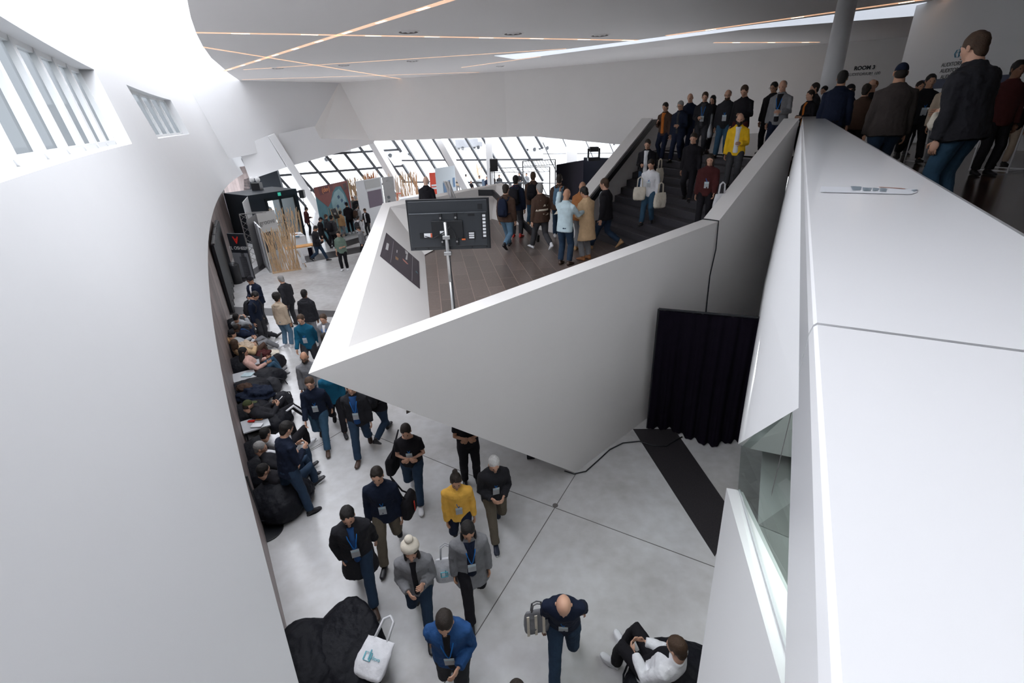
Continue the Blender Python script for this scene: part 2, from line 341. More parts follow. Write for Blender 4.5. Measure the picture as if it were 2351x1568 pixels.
# sign wall
S0=AX(2068,150,16.5)[:2]; S1=AX(2400,100,12.0)[:2]; sd=(S1-S0)/np.linalg.norm(S1-S0)
S1=S0+sd*14; SN=np.array([sd[1],-sd[0]])
struct(MB().prism([S0,S1,S1-SN*3,S0-SN*.6],UPZ,CZ+.1).build('wall_signs',mat('grey_white_plaster',(.66,.66,.66),.6)))
def onS(u,v):
    a=S0+SN*.012; return PL(u,v,a,a+sd)
ink=mat('black_lettering',(.02,.02,.025),.6)
def wtext(s,u,v,capv,fn,dirv,label,material=ink,bold=0):
    p=fn(u,v); q=fn(u,v+capv); hgt=abs(p[2]-q[2]); M=frameM(p,(*dirv,0),(0,0,1)); o=text(s,hgt*1.4,material,None,M,'wall_lettering',bold=bold); tag(o,label,'lettering'); return o
wtext('AUDITORIUM 100',2199,146,9.5,onS,sd,'black AUDITORIUM 100 lettering, top line on the grey sign wall')
wtext('AUDITORIUM 200',2196,160,9.5,onS,sd,'black AUDITORIUM 200 lettering, second line on the grey sign wall')
wtext('AUDITORIUM',2188,175,9.5,onS,sd,'black AUDITORIUM lettering, third line just above the navy band')
nb=MB().slab([onS(2115,184),onS(2330,170),onS(2330,192),onS(2112,206)],(*(-SN*.01),0)).build('sign_band',mat('navy_band',(.01,.02,.06),.5)); tag(nb,'dark navy band along the bottom of the sign wall','sign')
def onS2(u,v):
    a=S0+SN*.03; return PL(u,v,a,a+sd)
wtext('THANK YOU',2195,187,8,onS2,sd,'white THANK YOU lettering on the navy band',mat('white_lettering',(.8,.8,.8),.6))
lt=mat('teal_logo',(.08,.3,.42),.5)
lg=thing('wall_logo',(0,0,0),'small teal square logo with name above the auditorium lettering','logo')
c=onS(2199,123); u_=Vector((*sd,0)); z_=Vector((0,0,1)); mm=MB()
for i in range(6):
    a=i*math.pi/3; p=Vector(c)+u_*math.cos(a)*.11+z_*math.sin(a)*.11; q=Vector(c)+u_*math.cos(a+1.047)*.11+z_*math.sin(a+1.047)*.11; mm.bar(p,q,.035,.01)
mm.bar(Vector(c)+z_*.18+u_*.05,Vector(c)-z_*.06+u_*.05,.03,.01); mm.bar(Vector(c)-u_*.05+z_*.02,Vector(c)+u_*.05+z_*.02,.03,.01)
mm.build('emblem',lt,lg)
text('devo',.15,lt,lg,frameM(onS(2222,121),(*sd,0),(0,0,1)))
rg=MB(); c=Vector(onS(2251,143))
for i in range(10): rg.bar(c+u_*math.cos(i*.55)*.09+z_*math.sin(i*.55)*.09,c+u_*math.cos(i*.55+.55)*.09+z_*math.sin(i*.55+.55)*.09,.025,.01)
rg.bar(c,c+u_*.1,.025,.01)
tag(rg.build('arrow_ring',mat('orange_mark',(.5,.12,.04),.5)),'small orange ring mark at the end of the top auditorium line','sign')
bd=(D1-D0)/np.linalg.norm(D1-D0)
def onB2(u,v):
    n=np.array([bd[1],-bd[0]])*.02; return PL(u,v,D0+n,D1+n)
wtext('ROOM 3',1985,156,8.5,onB2,bd,'bold black ROOM 3 lettering above the orange-lit doorway',bold=.01)
wtext('AUDITORIUM 100',1982,170,6.5,onB2,bd,'small black AUDITORIUM 100 lettering under ROOM 3')
# white round leaning column
ct=AX(1933,62,14.0); cb=AX(1893,250,13.6); cb=ct+(cb-ct)*((UPZ-ct[2])/(cb-ct)[2]); ct=ct+(ct-cb)*.35
struct(MB().tube([cb,ct],.25,n=32).build('column',WHITE,smooth=True))
# ---- outer walls, out of sight of the lens
struct(MB().prism([(32,-8),(33,-8),(33,60),(32,60)],0,13.5).build('wall_right',WARM))
struct(MB().prism([(-4,-8.6),(33,-8.6),(33,-8),(-4,-8)],0,13.5).build('wall_front',WHITE))
# roof upstand above the ceiling's edge: closes the atrium behind
struct(MB().prism([(B0[0],B0[1]+.1),(-24,42),(-24,43.5),(B0[0]-.5,B0[1]+1.4)],4.0,13.5).build('wall_north',WHITE))
# ---- window band
F0=(-27,36.5);F1=(-9,45.5);F2=(26,32.5)
MULL=mat('dark_mullion',(.045,.048,.055),.5)
def facade(n,p0,p1,H,step,lean,w,rail):
    p0=np.array(p0);p1=np.array(p1); L=np.linalg.norm(p1-p0); t=(p1-p0)/L; r=bpy.data.objects.new('window_%d'%n,None); COL.objects.link(r); struct(r)
    fm=MB(); k=0
    for s in np.arange(-lean*H,L+.1,step):
        a=max(0,-s/lean*1.0) if lean and s<0 else 0
        z0=0 if s>=0 else (-s)/lean
        if z0>=H: continue
        sa=max(0,s); zt=H; st=s+lean*H
        A=np.array([*(p0+t*sa),0 if s>=0 else z0]); Bp=np.array([*(p0+t*min(st,L)),zt if st<=L else (L-s)/lean])
        # lean to the left going up
        A2=np.array([*(p0+t*(L-sa)),A[2]]); B2_=np.array([*(p0+t*(L-min(st,L))),Bp[2]])
        fm.bar(A2,B2_,w,w*1.4,up=(-t[1],t[0],0))
    for z in rail: fm.bar((*p0,z),(*p1,z),w*.8,w*.8)
    fm.build('mullions',MULL,r)
    MB().add([(*p0,0),(*p1,0),(*p1,H),(*p0,H)],[(0,1,2,3)]).build('glazing',GLASS,r,fixn=False)
facade(3,F0,F1,6.2,1.55,.62,.2,(1.2,2.55,3.9))
facade(4,F1,(3.0,41.0),6.2,1.5,.62,.16,(1.2,3.0))
facade(5,(3.0,41.0),F2,6.2,1.7,.5,.06,(1.2,3.4))
# panels that hang over the left windows
FA=(-24.5,34.8);FB=(-8.2,43.0)
pn=MB(); off=np.array([.3,-.55,0])
pn.slab([PL(545,338,FA,FB),PL(612,312,FA,FB),PL(655,383,FA,FB),PL(573,411,FA,FB)],off)
pn.slab([PL(606,314,FA,FB),PL(722,290,FA,FB),PL(735,318,FA,FB),PL(860,322,FA,FB),PL(858,329,FA,FB),PL(683,377,FA,FB),PL(650,386,FA,FB)],-off*.3)
struct(pn.build('wall_bulkhead',WHITE))
for k,(a,b,w) in enumerate([((622,309),(742,500),.85),((852,318),(925,445),.85),((1008,316),(1066,425),.8)]):
    A=PL(*a,(-24.3,34),(-8,42.3)) if k==0 else PL(*a,(-9,42.4),(12,37)); Bq=PL(*b,(-24.3,34),(-8,42.3)) if k==0 else PL(*b,(-9,42.4),(12,37)); t=(Bq-A)/(Bq-A)[2]*(0-A[2]); 
    struct(MB().bar(A,A+t,w,.5).build('column',WHITE,bevel=.03))
for u,w in ((1121,.5),(1313,.75)):
    A=PL(u,310,(-9,43.2),(26,31)); struct(MB().bar((A[0],A[1],0),(A[0],A[1],6.2),w,.45).build('column',WHITE))
# ---- entrance vestibule in black with two glass doors
ve=thing('entrance_vestibule',(0,0,0),'black entrance vestibule with two bright glass doors beyond the stands','vestibule')
a=G(598,445,2.75);b=G(680,433,2.75); a=a[:2];b=b[:2]; t=(b-a)/np.linalg.norm(b-a); n=np.array([-t[1],t[0]]); Lw=np.linalg.norm(b-a)
def vb(s0,s1,z0,z1,d0,d1): 
    q=[a+t*s0+n*d0,a+t*s1+n*d0,a+t*s1+n*d1,a+t*s0+n*d1]; return [tuple(p) for p in q],z0,z1
VM=mat('vestibule_black',(.012,.017,.024),.45)
mb=MB(); mb.prism(*vb(-.75,Lw,2.45,2.75,0,2.6)); mb.prism(*vb(-.75,.2,0,2.45,.1,.26)); mb.prism(*vb(Lw-.16,Lw,0,2.45,0,2.6)); mb.prism(*vb(-.75,-.65,0,2.45,0,2.6))
mb.build('shell',VM,ve)
mb=MB()
for s in (.2,Lw/2-.06,Lw-.28): mb.prism(*vb(s,s+.12,0,2.45,.05,.13))
mb.prism(*vb(.2,Lw-.2,0,.2,.05,.13)); mb.prism(*vb(.2,Lw-.2,2.3,2.45,.05,.13)); mb.build('door_frame',BLK,ve)
MB().prism(*vb(.3,Lw-.25,.2,2.3,.08,.1)).build('glass_door',GLASS,ve)
MB().prism(*vb(.2,Lw-.2,1.0,1.05,.0,.05)).build('push_bar',STEEL,ve)
MB().prism(*vb(Lw*.45,Lw*.53,2.5,2.68,-.03,0)).build('exit_sign',mat('exit_green',(.02,.35,.22),.5,emit=((.05,.4,.3),.2)),ve)
# black wall above it
bk=MB().slab([PL(560,412,(-24.6,35.6),(-8,43.6)),PL(634,386,(-24.6,35.6),(-8,43.6)),PL(650,440,(-24.6,35.6),(-8,43.6)),PL(560,450,(-24.6,35.6),(-8,43.6))],(0,.3,0)).build('wall_entrance',VM); struct(bk)
struct(MB().slab([PL(430,400,(-24.6,35.6),(-8,43.6)),PL(574,380,(-24.6,35.6),(-8,43.6)),PL(574,452,(-24.6,35.6),(-8,43.6)),PL(430,520,(-24.6,35.6),(-8,43.6))],(0,.3,0)).build('wall_recess_end',WOODW))
fl=thing('floodlight',(0,0,0),'black twin-headed floodlight standing on the vestibule roof','lamp')
p=G(592,436,2.75); MB().box((p[0],p[1],2.95),(.5,.4,.4)).build('housing',BLK,fl)
for dx in (-.14,.2): MB().ell((p[0]+dx,p[1]-.15,3.35),(.14,.1,.17)).build('lamp_head',mat('lamp_glass',(.8,.8,.8),.2),fl,smooth=True)
# black glass doors in the recess wall
for k,s0 in enumerate((19.7,21.5,23.3)):
    r=bpy.data.objects.new('door_%d'%(k+2),None); COL.objects.link(r); struct(r)
    m=MB(); 
    for s in (s0,s0+.85,s0+1.7): m.bar(K(s,0,.02),K(s,2.5,.02),.12,.12)
    m.bar(K(s0,2.5,.02),K(s0+1.7,2.5,.02),.1,.1); m.bar(K(s0,.12,.02),K(s0+1.7,.12,.02),.1,.2); m.build('door_frame',BLK,r)
    MB().add([K(s0,0,.06),K(s0+1.7,0,.06),K(s0+1.7,2.45,.06),K(s0,2.45,.06)],[(0,1,2,3)]).build('door_leaf',mat('dark_door_glass',(.015,.02,.03),.12),r,fixn=False)
# ---- landing: stone floor, white prow-shaped balustrade
A_=G(708,858,RT);B_=G(1650,508,RT+.02);C_=G(878,467,RT);D_=G(1150,420,RT)
P_=G(1320,1085,0);Q_=G(1480,975,0)
T_=np.array([7.34,13.2,PT-.03]); L0=np.array([2.1,14.0]); L11=np.array([4.97,18.0]); UPn=np.array([.93,.36])
iA=G(800,797,RT);iC=G(895,475,RT); fA=np.array([-1.0,5.65,LZ]); fM=G(987,730,LZ); _n=np.cross(iC-iA,fM-iA); _d=ray(975,585); fC=CAM+_d*(((iA-CAM)@_n)/(_d@_n)); _e=(iC-iA); fA=fM-_e*2.0/np.linalg.norm(_e)
ab=(B_-A_)[:2]; ab/=np.linalg.norm(ab); nin=np.array([-ab[1],ab[0]])
iB=np.array([*(B_[:2]+nin*.36-ab*.02),B_[2]]); 
R0=B_[:2]+nin*.36
fN=np.array([*(fA[:2]+ab*.1),LZ])
# floor
fD=np.array([-.55,17.6,LZ])
lf=[(iA[0]+.45,iA[1]+.3),tuple(R0+ab*.3),(5.2,12.4),(2.6,15.2),(2.0,14.4),(-.35,18.4),(fC[0]-.5,fC[1]+.6),(fM[0]-.3,fM[1])]
struct(MB().prism(lf,LZ-.04,LZ).build('floor_landing',TILE))
bl=MB()
def q3(x,y,z): return np.array([x,y,z],float)
# outer near face, top, inner near face
iR=q3(*(R0),B_[2])
Bg=q3(B_[0],B_[1],0); bl.add([A_,B_,Bg,P_],[(0,1,2),(0,2,3)])
bl.add([A_,B_,iR,iA],[(0,1,2,3)])
bl.add([iA,iR,q3(*R0,LZ-.2),fA],[(0,1,2,3)])
# left arm: top, inner sloping face, outer face
bl.add([A_,iA,iC,C_],[(0,1,2,3)])
bl.add([iA,fA,fM,fC,iC],[(0,1,2),(0,2,3,4)])
bl.add([A_,C_,q3(C_[0]+.3,C_[1],2.2)],[(0,1,2)])
# far arm
iD=q3(-.35,18.45,RT)
bl.add([C_,iC,iD,D_],[(0,1,2,3)]); bl.add([iC,fC,fD,iD],[(0,1,2,3)])
l0t=q3(L0[0],L0[1],RT); l0o=q3(L0[0]-.25,L0[1]+.3,RT)
bl.add([D_,iD,l0t,l0o],[(0,1,2,3)]); bl.add([iD,fD,q3(L0[0],L0[1],LZ),l0t],[(0,1,2,3)]); bl.add([D_,l0o,q3(l0o[0],l0o[1],0),q3(D_[0],D_[1],0)],[(0,1,2,3)])
bl.add([C_,D_,q3(D_[0],D_[1],0),q3(C_[0]+1.5,C_[1],1.2)],[(0,1,2,3)])
# soffit
bl.add([P_,A_,q3(C_[0]+.3,C_[1],2.2),q3(D_[0]-.5,D_[1]-1,0)],[(0,1,2),(0,2,3)])
struct(bl.build('wall_landing',WARM,fixn=False))
# white inlay: shallow raised border inside the left arm
# ---- stair flight
st=MB(); N=11; rise=(UPZ-LZ)/N
ldir=np.array([.26,.36]); Lb=np.array([2.89,15.11])-3*ldir
bt=(T_-B_)[:2]; bt/=np.linalg.norm(bt); bn=np.array([-bt[1],bt[0]])
def rightpt(L):
    d=np.array([.36,-.93]); o=B_[:2]+bn*.1; M=np.array([[d[0],-bt[0]],[d[1],-bt[1]]]); x=np.linalg.solve(M,o-L); return L+d*x[0]
for k in range(1,N+1):
    La=Lb+ldir*k; Lc=Lb+ldir*(k+1) if k<N else Lb+ldir*(k+2)
    st.prism([La,rightpt(La),rightpt(Lc),Lc],LZ-.3,LZ+rise*k)
struct(st.build('stairs',STEPM,bevel=.012))
LT=Lb+ldir*12
# left balustrade of the stair
sb=MB(); o2=np.array([-.81,.58])*.38
La=Lb+ldir*.3; za=LZ+1.0; zb=UPZ+1.05; Lz=Lb+ldir*11.3
sb.add([q3(*La,za),q3(*Lz,zb),q3(*(Lz+o2),zb),q3(*(La+o2),za)],[(0,1,2,3)])
sb.add([q3(*La,za),q3(*Lz,zb),q3(*Lz,LZ-.5),q3(*La,LZ-.5)],[(0,1,2,3)])
sb.add([q3(*(La+o2),za),q3(*(Lz+o2),zb),q3(*(Lz+o2),0),q3(*(La+o2),0)],[(0,1,2,3)])
sb.add([q3(*Lz,zb),q3(*(Lz+o2),zb),q3(*(Lz+o2),3),q3(*Lz,3)],[(0,1,2,3)]); sb.add([q3(*La,za),q3(*(La+o2),za),q3(*(La+o2),0),q3(*La,0)],[(0,1,2,3)])
struct(sb.build('wall_stair',WARM,fixn=False))
hin=np.array([.81,-.58])*.05
hr=MB().bar(q3(*(La+hin),za-.14),q3(*(Lz+hin),zb-.14),.06,.17)
hr.bar(q3(*(Lz+hin),zb-.14),q3(*(Lz+hin+ldir*1.5),zb-.14),.06,.17)
tag(hr.build('handrail',BLK),'long black handrail climbing along the left side of the stairs','handrail')
hr=MB().bar(q3(-.95,17.35,3.85),q3(-.45,17.2,3.85),.06,.2).bar(q3(-.45,17.2,3.85),q3(.85,13.6,3.05),.06,.2)
tag(hr.build('handrail',BLK),'short black handrail bending down behind the people on the landing','handrail')
# right balustrade of the stair, its outer side reaching the ground
rb=MB(); iT=q3(*(T_[:2]+bn*.36),T_[2]); 
rb.add([B_,T_,iT,iR],[(0,1,2,3)]); rb.add([iR,iT,q3(*iT[:2],LZ-.5),q3(*iR[:2],LZ-.5)],[(0,1,2,3)])
rb.add([B_,T_,q3(*T_[:2],0),Bg],[(0,1,2,3)])
struct(rb.build('wall_stair_outer',WARM,fixn=False))
cx=B_+np.array([-.02,-.05,0])
jn=MB().tube([iR+[0,0,.012],(iR+B_)/2+[0,0,.012],B_+[-.01,-.02,.012],cx+[0,0,-.08],cx+[.02,-.01,-.6],cx+[-.03,-.01,-1.2],cx+[.01,0,-2.4],cx+[0,0,-B_[2]+.02]],.013,n=6)
tag(jn.build('cable',BLK,smooth=True),'thin black cable dropping over the white balustrade corner behind the drape','cable')
# ---- upper floor
pd=np.array([.486,.874]); pr_=np.array([.874,-.486])
PA=np.array([.41,.61]); 
up=[tuple(PA-pd*8+pr_*.3),tuple(PA+pd*14.4+pr_*.3),tuple(rightpt(LT)),tuple(LT),(11.3,27.2),(16.88,28.87),(32,20.1),(32,-8)]
struct(MB().prism(up,UPZ-.4,UPZ).build('floor_upper',UPF))
ge=np.array([11.3,27.2])
struct(MB().prism([tuple(Lz),tuple(ge),tuple(ge+o2*.6),tuple(Lz+o2*.6)],UPZ-.4,UPZ+1.0).build('wall_upper_edge',WARM))
# ---- parapet with glossy coping: near and far pieces with a joint
TL=lambda s,w,z:q3(*(PA+pd*s+pr_*w),z)
jp=G(1868,742,PT)[:2]; js=float((jp-PA)@pd)
def parapet(s0,s1):
    prof=[(0.0,PT-.12),(0.0,PT-.018),(.003,PT-.004),(.007,PT),(.40,PT),(.43,PT-.012),(.44,PT-.045),(.44,UPZ-.3)]
    m=MB(); vs=[TL(s0,w,z) for w,z in prof]+[TL(s1,w,z) for w,z in prof]; n=len(prof)
    return m.add(vs,[(i,i+1,n+i+1,n+i) for i in range(n-1)]+[tuple(range(n)),tuple(range(n,2*n))])
struct(parapet(-6,js-.004).build('parapet_near',GLOSSW,fixn=False)); struct(parapet(js+.004,14.5).build('parapet_far',GLOSSW,fixn=False))
struct(MB().add([TL(js-.006,.002,PT-.3),TL(js-.006,.002,PT-.05),TL(js-.006,.05,PT-.004),TL(js-.006,.43,PT-.006),TL(js+.006,.43,PT-.006),TL(js+.006,.05,PT-.004),TL(js+.006,.002,PT-.05),TL(js+.006,.002,PT-.3)],[(0,1,6,7),(1,2,5,6),(2,3,4,5)]).build('trim_4',DARKG,fixn=False))
# sticker on the coping
sk=thing('sticker',(0,0,0),'shiny white and grey sticker sheet lying on the coping','sticker')
z=PT+.002
def cp(u,v,z=z): return G(u,v,z)
MB().add([cp(1885,428),cp(2105,434),cp(2106,441),cp(2090,446),cp(1882,441)],[(0,1,2,3,4)]).build('sheet',mat('sticker_white',(.8,.82,.86),.2),sk,fixn=False)
GS=mat('sticker_grey',(.22,.27,.31),.3)
for qd in ([(1953,427),(1978,428),(1976,436),(1958,437)],[(1980,430),(2001,431),(1998,438),(1981,438)],[(2004,431),(2018,432),(2016,438),(2003,438)],[(2021,432),(2037,433),(2034,440),(2019,439)],[(2092,436),(2106,434),(2106,438),(2096,439)]):
    MB().add([cp(*p,z+.001) for p in qd],[(0,1,2,3)]).build('print',GS,sk,fixn=False)
MB().add([cp(2018,428.5,z+.001),cp(2078,432.5,z+.001),cp(2078,434,z+.001),cp(2018,430,z+.001)],[(0,1,2,3)]).build('stripe',mat('sticker_rust',(.3,.1,.05),.3),sk,fixn=False)
# ---- right wall below the parapet with its slanting window opening
f_tip=G(1694,1020,1.6); n_tip=G(1668,1120,1.6); n_t2=G(1690,1124,1.75)
botf=[G(1762,640,1.6),G(1783,520,1.6),TL(14.4,-.12,1.6)]
f_up=TL(-.1,0.0,PT-.08)
def far3(a,b,z): # extend a pixel line a-b to height z, heights growing along it
    return a+(b-a)*((z-a[2])/(b-a)[2])
n_o=G(1793,1568,3.3); n_i=G(1853,1440,3.0); n_t3=G(1706,1130,1.75); n_lo=G(1600,1568,1.6)
n_o2=n_t2+(n_o-n_t2)*1.5; n_i2=n_t3+(n_i-n_t3)*1.6; n_lo2=n_tip+(n_lo-n_tip)*1.6
rw=MB()
vs=[f_tip,TL(14.4,-.15,1.6),TL(14.4,0,PT-.1),f_up]; rw.add(vs,[(0,1,3),(1,2,3)])
j_in=G(1722,1030,1.7); j_up=G(1858,905,5.5); j_m=G(1712,1014,1.62)
rw.add([f_tip,f_up,j_up,j_in],[(0,1,2,3)])
rw.add([j_in,j_up,TL(5,1.2,4.6),TL(6,1.4,1.7)],[(0,1,2,3)])
struct(rw.build('wall_gallery_far',WHITE,fixn=False))
rw=MB()
rw.add([n_tip,n_t2,n_o,n_o2,n_lo2,n_lo],[(0,1,2,5),(2,3,4,5)])
rw.add([n_t2,n_t3,n_i,n_i2,n_o2,n_o],[(0,1,2,5),(2,3,4,5)])
g0=n_t2+(n_t3-n_t2)*.3
struct(rw.build('wall_gallery_near',WHITE,fixn=False))
struct(MB().bar(n_t2+(n_t3-n_t2)*.45+[0,0,.01],n_o+(n_i-n_o)*.3+[0,0,.02],.02,.02).build('trim_6',mat('pale_groove',(.55,.56,.58),.6)))
gw=bpy.data.objects.new('window_6',None); COL.objects.link(gw); struct(gw)
ga=G(1702,1016,1.66);gb=G(1694,1127,1.75);gc=n_t3+(n_i2-n_t3)*.95;gd=G(1856,880,5.6)
MB().add([ga,gd,gc+[.0,0,0],gb],[(0,1,2),(0,2,3)]).build('window_pane',TINT,gw,fixn=False)
# room behind that glass
rm=MB()
RMF=[G(u,v,1.2) for u,v in [(1752,1000),(1740,1190),(1745,1500),(1752,1900),(2400,1900),(2300,900),(1900,860)]]
rm.add(RMF,[tuple(range(7))])
e0=RMF[0];e1=RMF[-1];e2=RMF[-2]
rm.add([e0,e1,e1+[0,0,3],e0+[0,0,3]],[(0,1,2,3)])
rm.add([e1,e2,e2+[0,0,3],e1+[0,0,3]],[(0,1,2,3)])
struct(rm.build('wall_side_room',mat('grey_room',(.50,.52,.51),.7),fixn=False))
struct(MB().add([G(1742,1205,1.21),G(1850,1130,1.21),G(1990,1130,1.21),G(1990,1320,1.21),G(1850,1250,1.21)],[(0,1,2,3,4)]).build('trim_5',mat('grey_band',(.36,.37,.36),.7),fixn=False))

lamp_area('side_room_fill',(2.6,3.2,4.3),(1.5,1.5),28,(.95,1,.98))  # added fill light that brightens the closed room, no fitting behind it
# ================================================================== PEOPLE
FOLD=bpy.data.textures.new('folds','CLOUDS'); FOLD.noise_scale=.11; FOLD.noise_depth=2
JOBS=[]   # temporary meshes that get fused into one smooth surface each
def fuse(mb,name,material,parent,vox,disp=0,smooth=3,extra=None):
    o=mb.build(name,material,parent,smooth=True,fixn=False)
    r=o.modifiers.new('fuse','REMESH'); r.mode='VOXEL'; r.voxel_size=vox; r.use_smooth_shade=True
    if smooth:
        s=o.modifiers.new('smooth','SMOOTH'); s.factor=.5; s.iterations=smooth
    if disp:
        d=o.modifiers.new('folds','DISPLACE'); d.texture=FOLD; d.strength=disp; d.mid_level=.5
    JOBS.append((o,extra,material)); return o
def flush():
    dg=bpy.context.evaluated_depsgraph_get(); new=[]
    for o,extra,material in JOBS: new.append(bpy.data.meshes.new_from_object(o.evaluated_get(dg)))
    for (o,extra,material),me in zip(JOBS,new):
        o.modifiers.clear()
        if extra is not None and extra.v:
            import bmesh
            bm=bmesh.new(); bm.from_mesh(me); t=extra.mesh('t',material,True); bm.from_mesh(t); bm.to_mesh(me); bm.free()
        me.polygons.foreach_set('use_smooth',[True]*len(me.polygons))
        if not me.materials: me.materials.append(material)
        old=o.data; o.data=me; bpy.data.meshes.remove(old)
    JOBS.clear()
def ik(a,b,l1,l2,pole):
    a=Vector(a);b=Vector(b);d=b-a;L=min(d.length,(l1+l2)*.999); dn=d.normalized(); b=a+dn*L
    x=(l1*l1-l2*l2+L*L)/(2*L); h=math.sqrt(max(0,l1*l1-x*x)); p=Vector(pole); p=(p-dn*p.dot(dn)); p.normalize()
    return a+dn*x+p*h,b
ARM=dict(hang=((.14,.03,-1),(.06,.22,-1)),swf=((.12,.38,-1),(.0,.75,-.9)),swb=((.16,-.42,-1),(.1,-.12,-1)),hold=((.16,.12,-1),(-.5,.9,.1)),cross=((.18,.1,-1),(-.9,.55,.05)),
 phone=((.14,.2,-1),(-.42,.8,.55)),up=((.45,.7,.15),(.1,.45,1)),reach=((.15,.7,-.6),(0,1,.15)),pocket=((.3,-.12,-1),(-.28,.3,-1)),lap=((.2,.2,-1),(-.5,.85,-.25)),type=((.16,.25,-1),(-.15,1,-.2)),
 down=((.1,.12,-1),(.0,.2,-1)),strap=((.2,.15,-1),(-.35,.55,.8)),behind=((.3,-.4,-1),(-.2,.1,-1)),chin=((.2,.4,-.9),(-.3,.3,1)))
LEG=dict(stand=([(-.11,.0,0,0),(.11,.02,0,0)],None),wide=([(-.2,.02,0,0),(.22,.06,0,0)],None),walk=([(-.09,.34,.0,-8),(.09,-.36,.09,38)],.87),walk2=([(-.09,-.34,.09,38),(.09,.32,0,-8)],.87),
 step=([(-.1,.26,-.17,0),(.1,-.05,.0,5)],.85),step2=([(-.1,-.05,0,5),(.1,.26,-.17,0)],.85),cross=([(-.07,.0,0,0),(.09,.12,0,0)],None),one=([(-.1,.05,0,0),(.12,-.18,.04,25)],.9))
def person(label,at,hd=0,h=1.75,pose='stand',arms=('hang','hang'),lean=4,top=('jacket','black'),inner=None,bot='denim',shoe='black',hair='dark',hs='short',sk='light',q=1,head=0,badge=None,hood=None,beard=0,coat=0,side=0,recl=None,wide=1.14,sole=None,glasses=0,turn=0,hips=None,feet=None,stripe=None,cap=None,short=0,group=None):
    s=h/1.75; vox=(.012,.017,.024)[q]
    root=thing('person',at,label,'person',rz=-R_(hd),group=group)
    fs,hz=LEG.get(pose,LEG['stand']); hz=(hz or .915)
    if feet: fs=feet
    if recl is not None: hz=hips or .27
    hz*=1 if recl is not None else s
    lean=recl if recl is not None else lean
    l=R_(lean); t=Vector((math.sin(R_(side)),math.sin(l),math.cos(l))).normalized(); X=Vector((1,0,0)); X=(X-t*X.dot(t)).normalized(); Fr=t.cross(X)
    Pv=Vector((0,0,hz))
    def TL_(x,y,d): return Pv+(X*x+Fr*y+t*d)*s
    B=MB(); w=wide
    # torso, neck
    prof=[(-.10,.11,.09,0),(-.02,.155,.105,0),(.08,.145,.10,.0),(.18,.128,.092,.005),(.30,.145,.10,.01),(.40,.155,.103,.0),(.46,.145,.09,-.005),(.51,.10,.07,-.005),(.56,.06,.058,0),(.62,.055,.056,.012),(.68,.05,.05,.02)]
    B.rings([(TL_(0,y,d),X,Fr,a*s*w,b*s*w) for d,a,b,y in prof],n=18)
    # head: tilts on the neck
    ha=R_(head); tb=R_(turn); hu=(t*math.cos(ha)+Fr*math.sin(ha)); 
    if recl is not None and head==0: hu=(t*.55+Vector((0,.55,.6))).normalized()
    hx=(X*math.cos(tb)-t.cross(X)*math.sin(tb)); hx=(hx-hu*hx.dot(hu)).normalized(); hf=hu.cross(hx)
    hc=TL_(0,.018,.588)+hu*.106*s; hs1=1.09
    HM=Matrix((hx,hf,hu)).transposed()
    def H(x,y,z): return hc+(hx*x+hf*y+hu*z)*s*hs1
    def hfn(p):
        z=p.z; k=1 if z>-.1 else 1-(-.1-z)*.42
        return Vector((p.x*k,p.y*(1 if z>-.1 else 1-(-.1-z)*.22)+(.1*(-z) if z<0 else 0),z))
    B.ell(hc,(.080*s,.103*s,.126*s),HM,18,14,hfn)
    if q<2:
        B.ell(H(0,.093,-.012),(.014*s,.022*s,.027*s),HM,8,6); B.ell(H(0,.083,.03),(.045*s,.014*s,.012*s),HM,10,6); B.ell(H(0,.086,-.052),(.024*s,.012*s,.011*s),HM,8,6); B.ell(H(0,.075,-.09),(.026*s,.02*s,.018*s),HM,8,6)
    ears=MB()
    for e in (-1,1): ears.ell(H(e*.076,-.005,-.005),(.01*s,.02*s,.032*s),HM,8,6)
    # arms
    EX=MB(); EX.add(ears.v,ears.f); ap=[]
    for e,nm in ((-1,arms[0]),(1,arms[1])):
        a1,a2=ARM[nm] if isinstance(nm,str) else nm
        f=lambda v:(X*(e*v[0])+Fr*v[1]+t*v[2]).normalized()
        sh=TL_(e*.152*w,-.003,.425); el=sh+f(a1)*.285*s; wr=el+f(a2)*.25*s; ap.append((sh,el,wr,f(a2),e))
        B.tube([TL_(e*.1,0,.45),sh,sh.lerp(el,.5),el,el.lerp(wr,.35),wr],[.05*s,.052*s,.045*s,.037*s,.036*s,.025*s],10,rnd=True)
        # hand
        d=f(a2); pn=(X*(-e)*.85+Fr*.2); pn=(pn-d*pn.dot(d)).normalized(); sd_=d.cross(pn)
        pc=wr+d*.055*s
        hm=Matrix((sd_,pn,d)).transposed()
        EX.ell(pc,(.040*s,.016*s,.058*s),hm,10,8)
        if q<2:
            toward=(Fr-d*Fr.dot(d)); sg=1 if toward.dot(sd_)>0 else -1
            for i,(o,L) in enumerate(((.028,.066),(.010,.076),(-.009,.070),(-.027,.055))):
                b0=pc+sd_*sg*o*s+d*.042*s; b1=b0+(d*.9+pn*.35).normalized()*L*.45*s; b2=b1+(d*.45+pn*.85).normalized()*L*.4*s
                EX.tube([b0,b1,b2],[.0092*s,.0085*s,.0072*s],6,rnd=True)
            b0=pc+sd_*sg*.032*s-d*.02*s; b1=b0+(sd_*sg*.75+d*.6+pn*.2).normalized()*.035*s; b2=b1+(d*.85+pn*.4+sd_*sg*.1).normalized()*.03*s
            EX.tube([b0,b1,b2],[.012*s,.011*s,.008*s],6,rnd=True)
    # legs
    lp=[]
